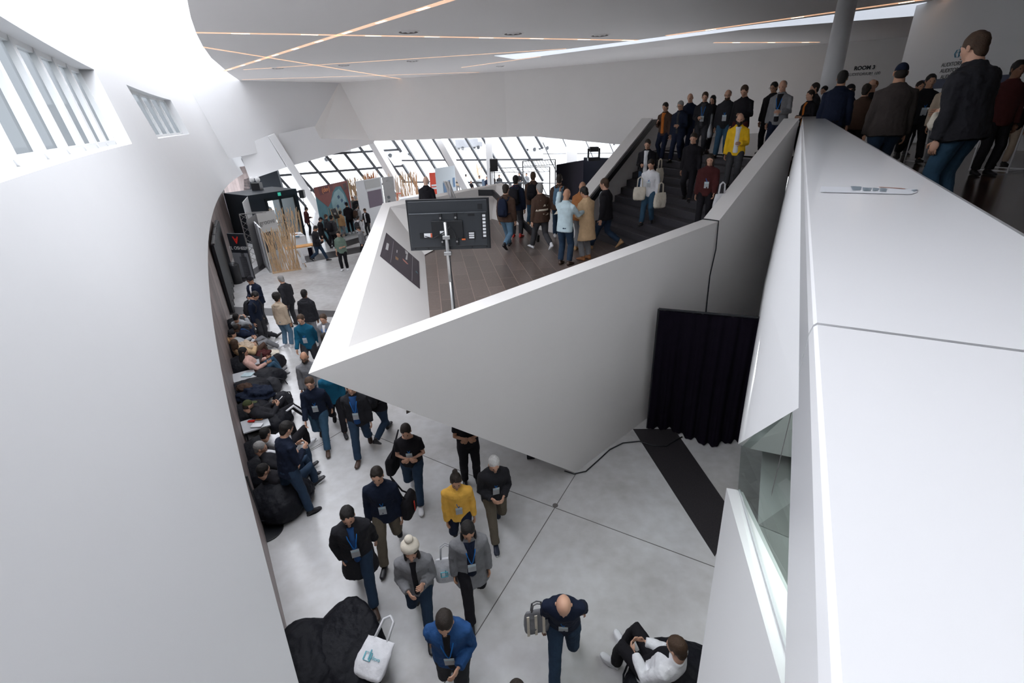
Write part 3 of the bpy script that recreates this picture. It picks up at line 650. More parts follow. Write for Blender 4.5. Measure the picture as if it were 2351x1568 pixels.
    for i,e in ((0,-1),(1,1)):
        fx,fy,fz,pit=fs[i]; 
        if recl is None: fx*=s;fy*=s;fz*=s
        hp=TL_(e*.088,0,-.01); pr=R_(pit)
        ank=Vector((fx,fy,fz+.075*s+math.sin(max(0,pr))*.06)); kn,ank=ik(hp,ank,.43*s,.42*s,(e*.12,1,.15) if recl is None else (e*.15,.4,1))
        lp.append((hp,kn,ank,pr,e))
        B.tube([hp,hp.lerp(kn,.4),kn,kn.lerp(ank,.3),ank],[.082*s*w,.074*s,.052*s,.052*s,.034*s],10,rnd=True)
    body=fuse(B,'body',skin(sk),root,vox,0,3,EX)
    # trousers
    tr=MB(); 
    tr.rings([(TL_(0,-.003 if d<0 else 0,d),X,Fr,a*s*w,b*s*w) for d,a,b in ((-.115,.12,.10),(-.05,.172,.125),(.03,.165,.118),(.1,.15,.108))],n=18)
    for hp,kn,ank,pr,e in lp:
        ed=ank.lerp(kn,.06 if not short else .5); mid=kn.lerp(ed,.4)
        tr.tube([hp+Vector((0,0,.02)),hp.lerp(kn,.25),hp.lerp(kn,.6),kn,mid,ed],[.096*s*w,.099*s*w,.090*s,.078*s,.075*s,.068*s],12,rnd=False)
    to=fuse(tr,'trousers',fab(bot),root,vox,.018*s)
    if stripe:
        sm=MB()
        for hp,kn,ank,pr,e in lp:
            ofs=Vector((e*.075,0,.02)); sm.tube([hp+ofs,kn+ofs*.95,ank.lerp(kn,.1)+ofs*.9],[.03,.03,.025],8,rnd=True)
        sm.build('side_stripe',fab(stripe),to,smooth=True)
    # shoes
    for hp,kn,ank,pr,e in lp:
        fd=Vector((e*.14 if recl is None else e*.3,1,0)).normalized()
        if recl is not None:
            fd=Vector((e*.25,.75,.45)).normalized()
        fd=(fd*math.cos(pr)+Vector((0,0,-1))*math.sin(pr)).normalized(); sx=fd.cross(Vector((0,0,1))).normalized(); up=sx.cross(fd)
        S=lambda f_,z: ank+(fd*f_+up*z)*s
        m=MB(); m.rings([(S(-.068,-.045),sx,up,.024*s,.026*s),(S(-.055,-.03),sx,up,.036*s,.044*s),(S(-.01,-.018),sx,up,.040*s,.056*s),(S(.05,-.032),sx,up,.043*s,.042*s),(S(.11,-.045),sx,up,.048*s,.029*s),(S(.16,-.05),sx,up,.042*s,.023*s),(S(.185,-.054),sx,up,.022*s,.014*s)],n=12,pw=2.3)
        m.tube([S(-.015,.0),S(-.018,.06)],[.042*s,.04*s],10)
        so=m.build('shoe',mat('shoe_'+shoe,CL.get(shoe,(.02,.02,.02)),.45),root,smooth=True)
        if sole and q<2:
            m=MB(); m.rings([(S(-.066,z),fd,sx,.0,.0) for z in ()],n=3) if 0 else None
            v=[];n=16
            for z in (-.078,-.056):
                for k in range(n):
                    a=2*math.pi*k/n; yy=math.cos(a)*.134+.058; v.append(S(yy,z)+sx*math.sin(a)*(.05 if yy>.05 else .042)*s)
            m.add(v,[tuple(range(n)),tuple(range(n,2*n))]+[(k,(k+1)%n,n+(k+1)%n,n+k) for k in range(n)]); m.build('sole',fab(sole),so)
    # upper garment
    kind,tc_=top; T=MB(); ex=.016 if kind in('shirt','sweater','tee') else .028
    if kind in('puffer',): ex=.045
    low=-.10 if kind not in('tee',) else -.04
    pr2=[(.0,.160+ex,.108+ex),(.09,.150+ex,.105+ex),(.20,.140+ex,.100+ex),(.31,.152+ex,.106+ex),(.40,.160+ex,.108+ex),(.45,.150+ex,.096+ex),(.495,.118+ex,.082+ex*.8),(.535,.075+ex*.6,.064+ex*.5)]+([(.572,.064+ex*.3,.06+ex*.3)] if kind!='tee' else [])
    if coat:
        c0=[(-coat,.20+coat*.06,.15+coat*.05),(-coat*.5,.19,.145),(-.05,.185,.135)]
        cc=[]
        for d,a,b in c0: cc.append((Pv+Vector((0,-.01 if pose!='walk' else -.02,d*s)),X,Fr,a*s*w,b*s*w))
        T.rings(cc+[(TL_(0,0,d),X,Fr,a*s*w,b*s*w) for d,a,b in pr2],n=20)
    else:
        T.rings([(TL_(0,0,low-.03),X,Fr,(.160+ex)*s*w,(.112+ex)*s*w)]+[(TL_(0,0,d),X,Fr,a*s*w,b*s*w) for d,a,b in pr2],n=20)
    for sh,el,wr,d,e in ap:
        if kind=='tee': T.tube([TL_(e*.1,0,.45),sh,sh.lerp(el,.65)],[.06*s,.068*s,.062*s],10)
        elif kind=='vest': T.tube([TL_(e*.1,0,.45),sh],[.06*s,.062*s],10,rnd=True)
        elif kind=='rolled': T.tube([TL_(e*.1,0,.45),sh,el,el.lerp(wr,.3)],[.06*s,.066*s,.054*s,.052*s],10)
        else: 
            k=.064+ex*.6; T.tube([TL_(e*.1,0,.45),sh,sh.lerp(el,.5),el,el.lerp(wr,.5),wr],[k*s,(k+.003)*s,k*.95*s,k*.86*s,k*.80*s,k*.70*s],10)
    nm={'tee':'t_shirt','rolled':'shirt','puffer':'jacket'}.get(kind,kind)
    if coat: nm='coat'
    tp=fuse(T,nm,fab(tc_),root,vox,.026*s if kind!='puffer' else .04*s)
    fy=(.106+ex)
    if inner:
        I=MB(); ww=.052 if kind not in ('open',) else .075
        I.rings([(TL_(0,.028,d),X,Fr,ww*(1 if d>0 else 1.1)*s*w,(b+ex)*s*w) for d,b in ((-.06,.108),(.0,.108),(.09,.105),(.20,.101),(.31,.106),(.40,.106),(.455,.09),(.50,.072),(.535,.05))],n=16)
        for e in(-1,1): pass
        fuse(I,'shirt',fab(inner),root,vox,.006); fy+=.03
    if hood:
        m=MB(); m.ell(TL_(0,-.085,.475),(.115*s,.06*s,.075*s),HM,14,10); m.ell(TL_(0,.01,.515),(.10*s,.085*s,.035*s),HM,14,8); m.build('hood',fab(tc_),root,smooth=True)
    elif q<2 and kind in('jacket','shirt','rolled','open','puffer'):
        m=MB(); n=14; m.tube([TL_(math.sin(a)*.078,-math.cos(a)*.072+.0,.535+.012*math.cos(a)) for a in np.linspace(-2.5,2.5,n)],.014*s,8); m.build('collar',fab(tc_),root,smooth=True)
    # hair and headgear
    nz=lambda p:p
    if hs in('short','long','bun','thin','curly','bob') and not cap:
        m=MB(); r=(.090,.108,.105); off=(0,-.017,.033)
        if hs=='thin': r=(.084,.094,.088); off=(0,-.032,.02)
        if hs=='curly': r=(.125,.122,.13); off=(0,-.03,.055)
        ph=random.random()*9
        def nf(p,ph=ph): 
            k=1+(.035 if hs!='curly' else .06)*(math.sin(p.x*11+ph)*math.sin(p.y*13+ph*2)+math.sin(p.z*14+ph)*.6); return p*k
        m.ell(H(*off),tuple(k*s for k in r),HM,22,16,nf)
        if hs!='thin': m.ell(H(0,-.052,-.035),(.07*s,.052*s,.075*s),HM,14,10,nf)
        if hs in('long','bob'):
            z=-.13 if hs=='long' else -.07
            m.ell(H(0,-.045,z),(.085*s,.055*s,(.16 if hs=='long' else .11)*s),HM,16,12,nf)
            for e in(-1,1): m.ell(H(e*.075,-.0,z+.01),(.024*s,.045*s,(.15 if hs=='long' else .1)*s),HM,12,10,nf)
        if hs=='bun': m.ell(H(0,-.06,.13),(.045*s,.045*s,.045*s),HM,12,8,nf)
        fuse(m,'hair',hairm(hair),root,.011 if q<2 else .018,0,1)
    if beard and q<2:
        m=MB(); m.ell(H(0,.035,-.075),(.064*s,.068*s,(.05+.02*(beard>1))*s),HM,14,10); 
        if beard>1: m.ell(H(0,.075,-.125),(.035*s,.03*s,.05*s),HM,12,8)
        m.build('beard',hairm(hair if hair!='none' else 'dark'),root,smooth=True)
    if cap:
        ck,cc2=cap; m=MB()
        up_=lambda p:Vector((p.x,p.y,max(p.z,-.05)))
        if ck=='cap':
            m.ell(H(0,-.008,.03),(.083*s,.102*s,.1*s),HM,18,12,up_); m.ell(H(0,.125,.032),(.065*s,.06*s,.008*s),HM,14,6)
        else:
            m.ell(H(0,-.01,.03),(.086*s,.104*s,.115*s),HM,18,12,up_); m.tube([H(math.cos(a)*.084,math.sin(a)*.1-.01,.03) for a in np.linspace(0,2*math.pi,20)],.016*s,8)
            if ck=='pompom': m.ell(H(0,-.015,.175),(.05*s,.05*s,.048*s),HM,12,10,lambda p:p*(1+.12*math.sin(9*p.x)*math.sin(8*p.y)))
        m.build('cap' if ck=='cap' else 'beanie',fab(cc2),root,smooth=True)
        mm=MB(); mm.ell(H(0,-.03,-.01),(.08*s,.085*s,.075*s),HM,14,10); mm.build('hair',hairm(hair if hair!='none' else 'dark'),root,smooth=True)
    if q<2:
        for e in(-1,1):
            MB().ell(H(e*.030,.084,.006),(.011*s,.008*s,.007*s),HM,8,6).build('eye',mat('eye_dark',(.015,.01,.01),.2),root,smooth=True)
        MB().ell(H(0,.099 if 1 else 0,-.052),(.021*s,.006*s,.005*s),HM,8,6).build('mouth',mat('lip_'+sk,tuple(c*.55 for c in SK[sk]),.5),root,smooth=True)
        if glasses:
            m=MB()
            for e in(-1,1): m.tube([H(e*.033+math.cos(a)*.025,.102,.006+math.sin(a)*.02) for a in np.linspace(0,2*math.pi,13)],.0028*s,5)
            m.bar(H(-.01,.105,.008),H(.01,.105,.008),.004)
            for e in(-1,1): m.bar(H(e*.057,.10,.008),H(e*.078,.0,.008),.004)
            m.build('glasses',BLK,root)
    if badge and q<2:
        m=MB(); bz=.14 if badge is True else badge
        for e in(-1,1): m.tube([TL_(e*.07,-.03,.548),TL_(e*.075,.06,.505),TL_(e*.055,fy-.01,.42),TL_(e*.02,fy+.008,bz+.12),TL_(0,fy+.012,bz+.07)],.0075*s,6)
        ly=m.build('lanyard',fab('brightblue'),root,smooth=True)
        M=Matrix((X,Fr,t)).transposed(); MB().box(TL_(0,fy+.018,bz),(.105*s,.006,.15*s),M).build('badge',fab('lightgrey'),ly)
        MB().box(TL_(0,fy+.022,bz+.05),(.1*s,.003,.03*s),M).build('badge_print',fab('paleblue'),ly)
    info=dict(root=root,T=TL_,X=X,F=Fr,t=t,s=s,ap=ap,H=H,lp=lp)
    return info
def backpack(p,label,col,size=1.0,group=None,accent=None,side=0):
    r=thing('backpack',p['root'].location,label,'backpack',rz=p['root'].rotation_euler.z,group=group); T=p['T']; M=Matrix((p['X'],p['F'],p['t'])).transposed(); s=p['s']*size
    m=MB(); m.rings([(T(side,-.215,d),p['X'],p['F'],a*s,b*s) for d,a,b in ((.02,.10,.05),(.05,.145,.085),(.2,.155,.10),(.38,.14,.085),(.46,.10,.06),(.48,.04,.03))],n=20,pw=3); fuse(m,'bag_body',fab(col),r,.016,.01,2)
    m=MB(); m.rings([(T(side,-.305,d),p['X'],p['F'],a*s,b*s) for d,a,b in ((.06,.06,.02),(.08,.11,.035),(.2,.11,.04),(.25,.06,.02))],n=14,pw=3); m.build('front_pocket',fab(accent or col),r,smooth=True)
    for e in(-1,1):
        m=MB(); m.tube([T(e*.1,-.15,.42),T(e*.115,-.06,.51),T(e*.118,.06,.49),T(e*.125,.148,.38),T(e*.15,.12,.22),T(e*.16,-.02,.12),T(e*.13,-.14,.08)],[(.028*s,.009*s)]*7,8,flat=p['X']); m.build('strap',fab(col),r,smooth=True)
    MB().tube([T(-.03,-.2,.47),T(0,-.2,.52),T(.03,-.2,.47)],.01,6).build('grab_handle',fab(col),r,smooth=True)
    return r
def tote(pos,label,col,rz=0,w=.38,h=.4,tilt=0,logo=None,hl=.25,thick=.07):
    r=thing('tote_bag',pos,label,'tote bag',rz=rz); r.rotation_euler=(tilt,0,rz)
    m=MB(); m.rings([((0,0,z),Vector((1,0,0)),Vector((0,1,0)),a,b) for z,a,b in ((0,w*.40,thick*.35),(.03,w*.49,thick*.8),(h*.35,w*.52,thick),(h*.75,w*.49,thick*.6),(h,w*.46,thick*.25))],n=24,pw=3)
    fuse(m,'bag_body',fab(col),r,.014,.025,2)
    for e in(-1,1): MB().tube([(-w*.22,e*.012,h-.04),(-w*.17,e*.016,h+hl*.8),(0,e*.016,h+hl),(w*.17,e*.016,h+hl*.8),(w*.22,e*.012,h-.04)],[(.013,.004)]*5,6,flat=(1,0,0)).build('handle',fab(col),r,smooth=True)
    if logo:
        lg=MB(); c=Vector((-.05,-thick-.006,h*.5)); 
        for i in range(4):
            a=i*math.pi/2+.78; b=a+math.pi/2; lg.bar(c+Vector((math.cos(a)*.06,0,math.sin(a)*.06)),c+Vector((math.cos(b)*.06,0,math.sin(b)*.06)),.014,.004)
        lg.bar(c+Vector((.02,0,-.03)),c+Vector((.02,0,.075)),.014,.004); lg.build('logo',mat('tote_teal',(.12,.42,.5),.7),r)
        text('devo',.055,MC['tote_teal'],r,frameM(c+Vector((.11,0,0)),(1,0,0),(0,0,1)))
    return r
def fp(u,v,z=0): return G(u,v,z)
def hp(u,v,z=0,h=1.75):
    p=G(u,v,z+h*.985); p[2]=z; return p
# ================================================================== WHO IS WHERE
# ---- on the ground floor, walking towards the viewer
def head_of(p): return np.array(p['root'].location)+0
bag_after=[]
g1=person('bald person in navy jumper and jeans striding forward, nearest in the open floor',fp(1292,1530),187,1.76,'walk2',('swb','hang'),20,('sweater','navy'),None,'denim','brown','none','none','light',0,22,badge=True)
g1bag=1
g2=person('person in bright blue jacket holding a badge, at the bottom edge of the picture',fp(1052,1600),178,1.8,'walk',('hold','swb'),12,('jacket','blue'),'black','charcoal','black','dark','short','light',0,12,badge=True,sole='white')
g3=person('person with long dark hair and grey jacket under a cream pompom hat',hp(940,1222,0,1.68)+np.array([.0,0,0]),172,1.66,'walk',('phone','hold'),8,('jacket','grey'),'black','denim','black','dark','long','light',0,8,cap=None)
g4=person('person in a long black coat with blue scarf and brown shoes, left of the walkers',fp(842,1362),162,1.8,'walk',('swb','pocket'),8,('jacket','softblack'),'blue','denim','brown','black','short','light',0,8,badge=True,coat=.38)
g5=person('person in a navy zip jacket with a big white badge and olive trousers',fp(902,1268),172,1.8,'walk2',('hang','hang'),5,('jacket','deepnavy'),None,'khaki','black','dark','short','light',0,5,badge=True)
g6=person('person in an open grey coat over a blue shirt and black trousers',fp(1090,1392),168,1.74,'walk2',('hang','hang'),8,('open','grey'),'navy','black','black','black','long','tan',0,8,badge=True,coat=.3)
g7=person('person in a mustard yellow sweater with a dark hair bun',hp(1043,1072,0,1.66),170,1.66,'walk',('hang','down'),8,('sweater','mustard'),None,'navy','black','dark','bun','tan',0,5,badge=True)
g8=person('grey haired person in black jacket and khaki trousers with hands together',fp(1140,1222),165,1.72,'walk2',('hold','hold'),10,('jacket','softblack'),None,'khaki','navy','white','short','light',0,12,badge=.2,sole='white')
g9=person('person in black t-shirt with folded forearms under the prow, half hidden',fp(1082,1105),170,1.78,'stand',('cross','cross'),4,('tee','black'),None,'black','black','dark','short','tan',0)
g10=person('person in black t-shirt and jeans with a jacket at the waist and white shoes',fp(958,1142),175,1.74,'walk',('cross','cross'),8,('tee','black'),None,'denim','white','dark','short','light',0,14,badge=.2)
g11=person('person in blue shirt and open black jacket with a white badge strap',fp(838,1040),170,1.8,'walk2',('hang','swb'),5,('open','softblack'),'blue','denim','brown','brown','short','light',0,6,badge=True)
g12=person('person in dark sweater with blue lanyard and jeans in front of the blue one',fp(748,1022),168,1.76,'walk',('swb','swf'),6,('sweater','deepnavy'),None,'middenim','brown','brown','short','light',0,8,badge=True)
g13=person('person in teal top with a black bag partly hidden by the prow tip',fp(782,985),160,1.7,'walk',('hang','hang'),5,('sweater','teal'),None,'black','black','dark','short','light',1)
g14=person('person of whom only jeans and an orange shoe show beyond the prow tip',fp(771,905),10,1.72,'walk2',('hang','hang'),4,('jacket','softblack'),None,'lightdenim','orange','dark','short','light',1,sole='white')
g15=person('person in black with a backpack and jeans walking away under the prow',fp(880,1005),20,1.76,'walk',('hang','strap'),4,('jacket','black'),None,'denim','black','dark','short','light',1)
backpack(g15,'black backpack worn by the person walking away under the prow','softblack')
g16=person('bearded person in grey cardigan just left of the prow tip',hp(697,800,0,1.78),172,1.78,'walk',('swf','hang'),5,('sweater','grey'),None,'charcoal','black','dark','thin','tan',1,5,badge=True,beard=1,glasses=1)
g17=person('person in bright teal blue sweater with a lanyard walking beside the prow edge',hp(690,716,0,1.8),175,1.8,'walk2',('swb','swf'),6,('sweater','teal'),None,'charcoal','black','brown','short','light',1,6,badge=True)
g18=person('person in grey jacket peeking past the white balustrade edge',hp(742,716,0,1.75),185,1.75,'walk',('hold','hang'),4,('jacket','grey'),'white','charcoal','black','brown','short','light',1,6,badge=True)
g19=person('person in black puffer jacket seen from behind with grey trousers',fp(722,788),8,1.8,'walk',('hang','hang'),3,('puffer','softblack'),None,'grey','black','black','short','brown',1,hood=1)
g20=person('grey haired person in a black coat facing left behind the beige hoodie',fp(676,748),300,1.78,'stand',('swb','hold'),6,('jacket','softblack'),'white','charcoal','black','grey','short','light',1,15,hood=1)
g21=person('person with curly hair in beige hoodie and pale jeans seen from behind',fp(663,797),18,1.74,'stand',('hang','hang'),2,('sweater','beige'),None,'lightdenim','white','black','curly','tan',1,hood=1,sole='white')
g22=person('person in navy puffer over white hoodie and black beanie looking at a phone',fp(607,745),195,1.76,'stand',('hold','hold'),4,('puffer','navy'),'white','charcoal','black','black','short','tan',1,14,cap=('beanie','black'))
g23=person('person in navy sweater bowing the head, seen from the side by the wall',fp(606,790),100,1.78,'stand',('pocket','hang'),6,('sweater','deepnavy'),None,'charcoal','black','black','short','light',1,35)
backpack(g23,'black backpack on the person bowing the head by the wall','softblack')
g24=person('person in dark navy sweater and jeans standing with legs apart, back to us',fp(688,1170),38,1.80,'wide',('phone','phone'),8,('sweater','deepnavy'),None,'denim','black','black','short','light',0,18,feet=[(-.26,-.1,0,0),(.26,.06,0,0)],sole='black')
gx=person('dark haired person in black with a red stripe, cut by the bottom edge',hp(1185,1535,0,1.72),180,1.72,'stand',('hang','hang'),8,('jacket','black'),'red','black','black','dark','short','light',0,20)
# ---- resting on the bean bags along the wall
def lying(label,hd_px,ft_px,lean=-44,**k):
    H=G(*hd_px,.72); F=G(*ft_px,.05); d=(F-H)[:2]; D=float(np.linalg.norm(d)); d/=D; D=min(D,1.42)
    at=np.array([*(H[:2]+d*.5),0]); L=max(.32,D-.5)
    q=dict(h=1.74,hips=.27,q=1); q.update(k)
    ft=q.pop('feet',None) or [(-.13,L,0,0),(.13,L+.06,0,0)]
    return person(label,at,math.degrees(math.atan2(d[0],d[1])),recl=lean,feet=ft,**q)
lying('person lying with a phone in white top and jeans, farthest along the wall',(540,738),(600,735),arms=('phone','phone'),top=('sweater','lightgrey'),bot='denim',hair='black')
lying('dark skinned person lying in a blue and black jacket with arm raised',(538,762),(625,772),arms=('chin','phone'),top=('jacket','navy'),inner='blue',bot='charcoal',hair='black',hs='thin',sk='dark')
lying('person with black cap lying in white top and grey trousers, white shoes',(524,778),(632,796),arms=('lap','lap'),top=('sweater','lightgrey'),bot='grey',hair='black',shoe='white',cap=('cap','black'))
lying('person lying curled under a tan coat between the grey and pink ones',(532,800),(600,822),arms=('lap','lap'),top=('jacket','camel'),bot='brown',hair='brown',hs='bob')
s5=lying('long haired person in pink sweater and jeans using a laptop on a bean bag',(538,826),(645,858),lean=-30,arms=('type','type'),top=('sweater','pink'),bot='middenim',hair='black',hs='long',sk='tan',shoe='darkgrey',sole='white')
lying('person in black tracksuit with white leg stripe and olive cap lying back',(562,938),(668,958),lean=-50,arms=('lap','lap'),top=('jacket','softblack'),bot='black',stripe='white',shoe='white',hair='dark',cap=('cap','olive'),beard=1,sole='white',feet=[(-.1,.38,0,0),(.2,.62,0,0)])
lying('person in white top and black trousers lying behind the grey haired one',(600,1012),(680,1030),arms=('lap','phone'),top=('sweater','white'),bot='black',shoe='white',hair='black',sole='white')
lying('grey haired person lying in dark jacket beside the standing one',(584,1040),(700,1085),arms=('lap','lap'),top=('jacket','softblack'),inner='white',bot='denim',hair='grey',shoe='black',sole='white')
lying('person with dark hair and black hoodie lying lowest on the bean bags',(592,1098),(706,1108),arms=('lap','lap'),top=('jacket','black'),bot='denim',hair='black',hs='short',shoe='black',hood=1,sole='white')
lying('person in a white jacket slumped on a black bean bag at the bottom right',(1606,1560),(1428,1508),lean=-25,arms=('lap','lap'),top=('open','white'),inner='black',bot='black',shoe='white',hair='brown',sole='white',q=0,h=1.8)
flush()
# ---- on the landing
l=lambda u,v:fp(u,v,LZ)
l1=person('person in a brown jacket and pale jeans with dark hair on the landing',l(1165,572),25,1.76,'walk',('hang','hang'),3,('jacket','brown'),None,'lightdenim','black','dark','short','light',1,hood=1)
backpack(l1,'blue-grey backpack on the brown jacket on the landing','navy',.9)
l2=person('person with a red collar and dark jacket beside the brown one',l(1187,545),20,1.78,'stand',('hang','hang'),3,('jacket','deepnavy'),None,'charcoal','red','black','short','tan',1)
MBt=MB(); MBt.ell(l2['H'](0,-.02,-.16),(.12,.1,.05),None,14,8); MBt.build('red_hood',fab('red'),l2['root'],smooth=True)
backpack(l2,'square black backpack on the person with the red collar','black')
l3=person('person in a brown jacket with black backpack near the middle of the queue',l(1225,525),15,1.78,'walk2',('hang','strap'),4,('jacket','brown'),None,'middenim','tan','brown','short','light',1)
backpack(l3,'black backpack on the brown jacket in the middle of the queue','black')
l4=person('grey haired person in a striped brown and cream shirt',l(1243,575),335,1.78,'walk',('hang','hang'),4,('jacket','brown'),None,'darkgrey','white','grey','short','light',1)
l5=person('person with a light blue backpack and brown hood at the far side of the queue',l(1283,545),10,1.78,'stand',('hang','hang'),3,('jacket','brown'),None,'denim','white','dark','short','light',1,hood=1)
backpack(l5,'light blue backpack worn at the far side of the queue','lightdenim')
l6=person('bald person with blue scarf facing right behind the white sweater',l(1330,575),40,1.76,'stand',('hang','hold'),4,('jacket','rust'),None,'grey','tan','none','none','tan',1,5)
l7=person('tall person in a black jacket and jeans with tan boots by the stair foot',l(1388,572),300,1.86,'walk',('hang','hang'),4,('jacket','black'),'lightgrey','denim','tan','brown','short','light',1,8)
l8=person('person in white sweater and jeans raising a hand over an unfolded sheet',l(1296,608),35,1.78,'stand',('up','reach'),3,('sweater','paleblue'),None,'denim','brown','none','none','tan',1,12)
l9=person('person in a long camel coat reading beside the white sweater',l(1345,596),325,1.76,'stand',('hold','reach'),5,('jacket','camel'),'lightgrey','grey','rust','black','short','tan',1,28,coat=.42)
l10=person('bald person in a black hoodie beyond the television, back to us',hp(975,406,LZ,1.78),15,1.78,'stand',('hold','hold'),2,('sweater','black'),None,'black','black','none','none','pale',1,8,hood=1)
sh=MB(); p=l8['ap'][1][2]; q=np.array(l8['root'].location)
sheet=thing('paper_sheet',G(1303,490,LZ+1.05),'large cream unfolded sheet held between the white sweater and camel coat','paper',rz=R_(-20))
m=MB(); 
for i in range(6): m.add([(-.3+i*.1,-.2,.02*(i%2)),(-.2+i*.1,-.2,.02*((i+1)%2)),(-.2+i*.1,.2,.02*((i+1)%2)+.05),(-.3+i*.1,.2,.02*(i%2)+.05)],[(0,1,2,3)])
m.build('sheet',fab('cream'),sheet,fixn=False)
# stripes of the striped shirt
for d in (.05,.16,.27,.38):
    T=l4['T']; m=MB(); m.rings([(T(0,0,d),l4['X'],l4['F'],.205,.152),(T(0,0,d+.045),l4['X'],l4['F'],.205,.152)],n=20); m.build('stripe',fab('cream'),l4['root'],smooth=True)
flush()
# ---- on the stairs: each person stands on the tread that puts the head where the photo has it
def prj(X):
    d=np.array(X,float)-CAM; z=d@Fw; return 1175.5+F_PX*(d@Rt)/z, 784-F_PX*(d@Up)/z
def stair(u,v,h,k=None,pref=None):
    best=None
    for kk in ([k] if k else range(1,16)):
        z=LZ+rise*min(kk,N)
        for tt in np.arange(.3,4.6,.05):
            P=Lb+ldir*(kk+.45)+np.array([.36,-.93])*tt; a=prj((P[0],P[1],z+h*.985)); e=math.hypot(a[0]-u,a[1]-v)
            if best is None or e<best[0]: best=(e,P[0],P[1],z,kk,tt)
    return np.array(best[1:4])
SD=249
stf=lambda *a,**k: person(*a,**k)
t1=stf('person in brown jacket and orange shirt at the top left of the stairs',stair(1532,230,1.76),SD-20,1.76,'step',('hang','phone'),4,('open','brown'),'orange','navy','black','dark','short','light',1,10)
t2=stf('grey haired person in a dark blue jacket beside the orange shirt',stair(1566,222,1.78),SD-25,1.78,'step2',('hold','hang'),4,('jacket','deepnavy'),'darkgrey','navy','black','grey','short','light',1,10,glasses=1)
t3=stf('bald person in a navy jacket behind the grey haired one',stair(1588,208,1.8),SD-25,1.8,'step',('hang','hang'),4,('jacket','navy'),None,'navy','black','none','none','light',1,8)
t4=stf('person in black jacket over a grey shirt with a hanging white badge',stair(1621,198,1.8),SD-40,1.8,'step2',('hang','hold'),3,('open','softblack'),'darkgrey','charcoal','black','brown','short','light',1,8,badge=True)
t5=stf('person with black hair half hidden behind the grey shirt',stair(1642,214,1.74),SD-20,1.74,'step',('hang','hang'),3,('jacket','black'),'white','black','black','black','bob','light',1,10)
t6=stf('bearded person with glasses in a black jacket and jeans on the upper steps',stair(1673,190,1.82),SD-35,1.82,'step2',('hang','hang'),3,('jacket','softblack'),None,'middenim','black','brown','thin','light',1,10,badge=True,beard=1,glasses=1)
t7=stf('tallest person on the stairs in a black jumper looking down',stair(1713,168,1.9),SD-25,1.9,'step',('hold','hang'),3,('sweater','black'),None,'maroon','black','brown','short','light',1,22)
t8=stf('bearded person in a bright yellow jacket over a white shirt',stair(1702,250,1.78),SD-40,1.78,'step2',('hold','hang'),3,('open','yellow'),'white','darkgrey','black','dark','thin','light',1,6,beard=2,badge=None)
t9=stf('person in a black hoodie in the middle of the steps holding a badge',stair(1594,308,1.72),SD-35,1.72,'step',('hang','hang'),3,('sweater','black'),None,'black','black','dark','short','light',1,8,hood=1)
t10=stf('person in dark maroon clothes lowest on the steps at right',stair(1636,338,1.7),SD-40,1.7,'step2',('swf','hang'),3,('jacket','maroon'),None,'black','maroon','dark','bob','light',1,8,badge=True)
t11=stf('person in black jacket with white shirt at the left edge of the steps',stair(1489,320,1.74),SD-40,1.74,'step',('hang','hold'),3,('open','black'),'white','denim','black','dark','short','light',1,12)
t12=stf('person in black and white top and pale jeans carrying two cream bags',stair(1499,350,1.7),SD-35,1.7,'step2',('hang','hang'),3,('sweater','white'),None,'middenim','black','dark','short','light',1,16,badge=.2)
def near_p(p,x,y,z): 
    T=Matrix.Rotation(p['root'].rotation_euler.z,4,'Z'); v=T@Vector((x,y,z)); return np.array(p['root'].location)+np.array(v)
tote(near_p(t12,-.32,.1,.42),'plump cream tote bag carried by the black and white top','cream',R_(20),.36,.4)
tote(near_p(t12,.18,.28,.62),'second cream tote bag held in front of the pale jeans','cream',R_(-10),.32,.34)
tote(near_p(t11,-.38,.0,.5),'cream tote bag at the left edge of the steps','cream',R_(30),.3,.4)
tote(near_p(t10,-.36,.25,.35),'long white tote bag swinging beside the maroon clothes','white',R_(10),.34,.44)
tote(near_p(t6,.36,.05,.5),'grey tote bag hanging by the bearded person with glasses','lightgrey',R_(60),.3,.38)
PO=lambda u,v,a,h:np.array([*AX(u,v,a)[:2],UPZ])
def near_p0(): pass
t13=person('dark haired person in black behind the grey hoodie at the head of the stairs',PO(1784,176,13.6,1.8),235,1.9,'stand',('hang','hang'),3,('jacket','black'),None,'black','black','black','short','tan',1,8,glasses=1)
t14=person('grey haired person in light grey hoodie over black with a white badge',PO(1803,182,12.2,1.8),225,1.88,'stand',('hold','hang'),5,('open','grey'),'black','navy','black','grey','thin','light',1,12,badge=True)
flush()
# ---- the crowd on the upper floor
u1=person('big close person in black quilted jacket and jeans, back to us',PO(2280,82,4.9,1.8),345,1.92,'stand',('hang','hold'),8,('puffer','softblack'),None,'middenim','black','brown','short','light',0,8,wide=1.22)
tote(AX(2155,300,5.6),'small cream bag held low in front of the big close person','cream',R_(10),.3,.2,hl=.04)
u2=person('person in a brown blazer and navy cap with red edging, back to us',PO(2078,138,7.2,1.8),25,1.86,'walk2',('hang','hang'),3,('jacket','blazer'),None,'denim','black','dark','short','tan',0,wide=1.25,cap=('cap','navy'))
u3=person('dark haired person in a navy hoodie leaning beyond the parapet',PO(1937,160,9.6,1.8),40,1.88,'stand',('hang','hang'),4,('sweater','navy'),None,'black','black','black','short','tan',0,5,hood=1,wide=1.25)
person('person in a brown jacket between the navy hoodie and the blazer',PO(1992,186,10.6,1.7),55,1.7,'walk',('hang','hang'),3,('jacket','brown'),None,'black','black','dark','short','light',1)
person('person in black with a lit face right of the brown blazer',PO(2138,174,10.5,1.8),200,1.84,'walk',('hold','hang'),3,('jacket','black'),None,'black','black','black','short','tan',1,badge=True)
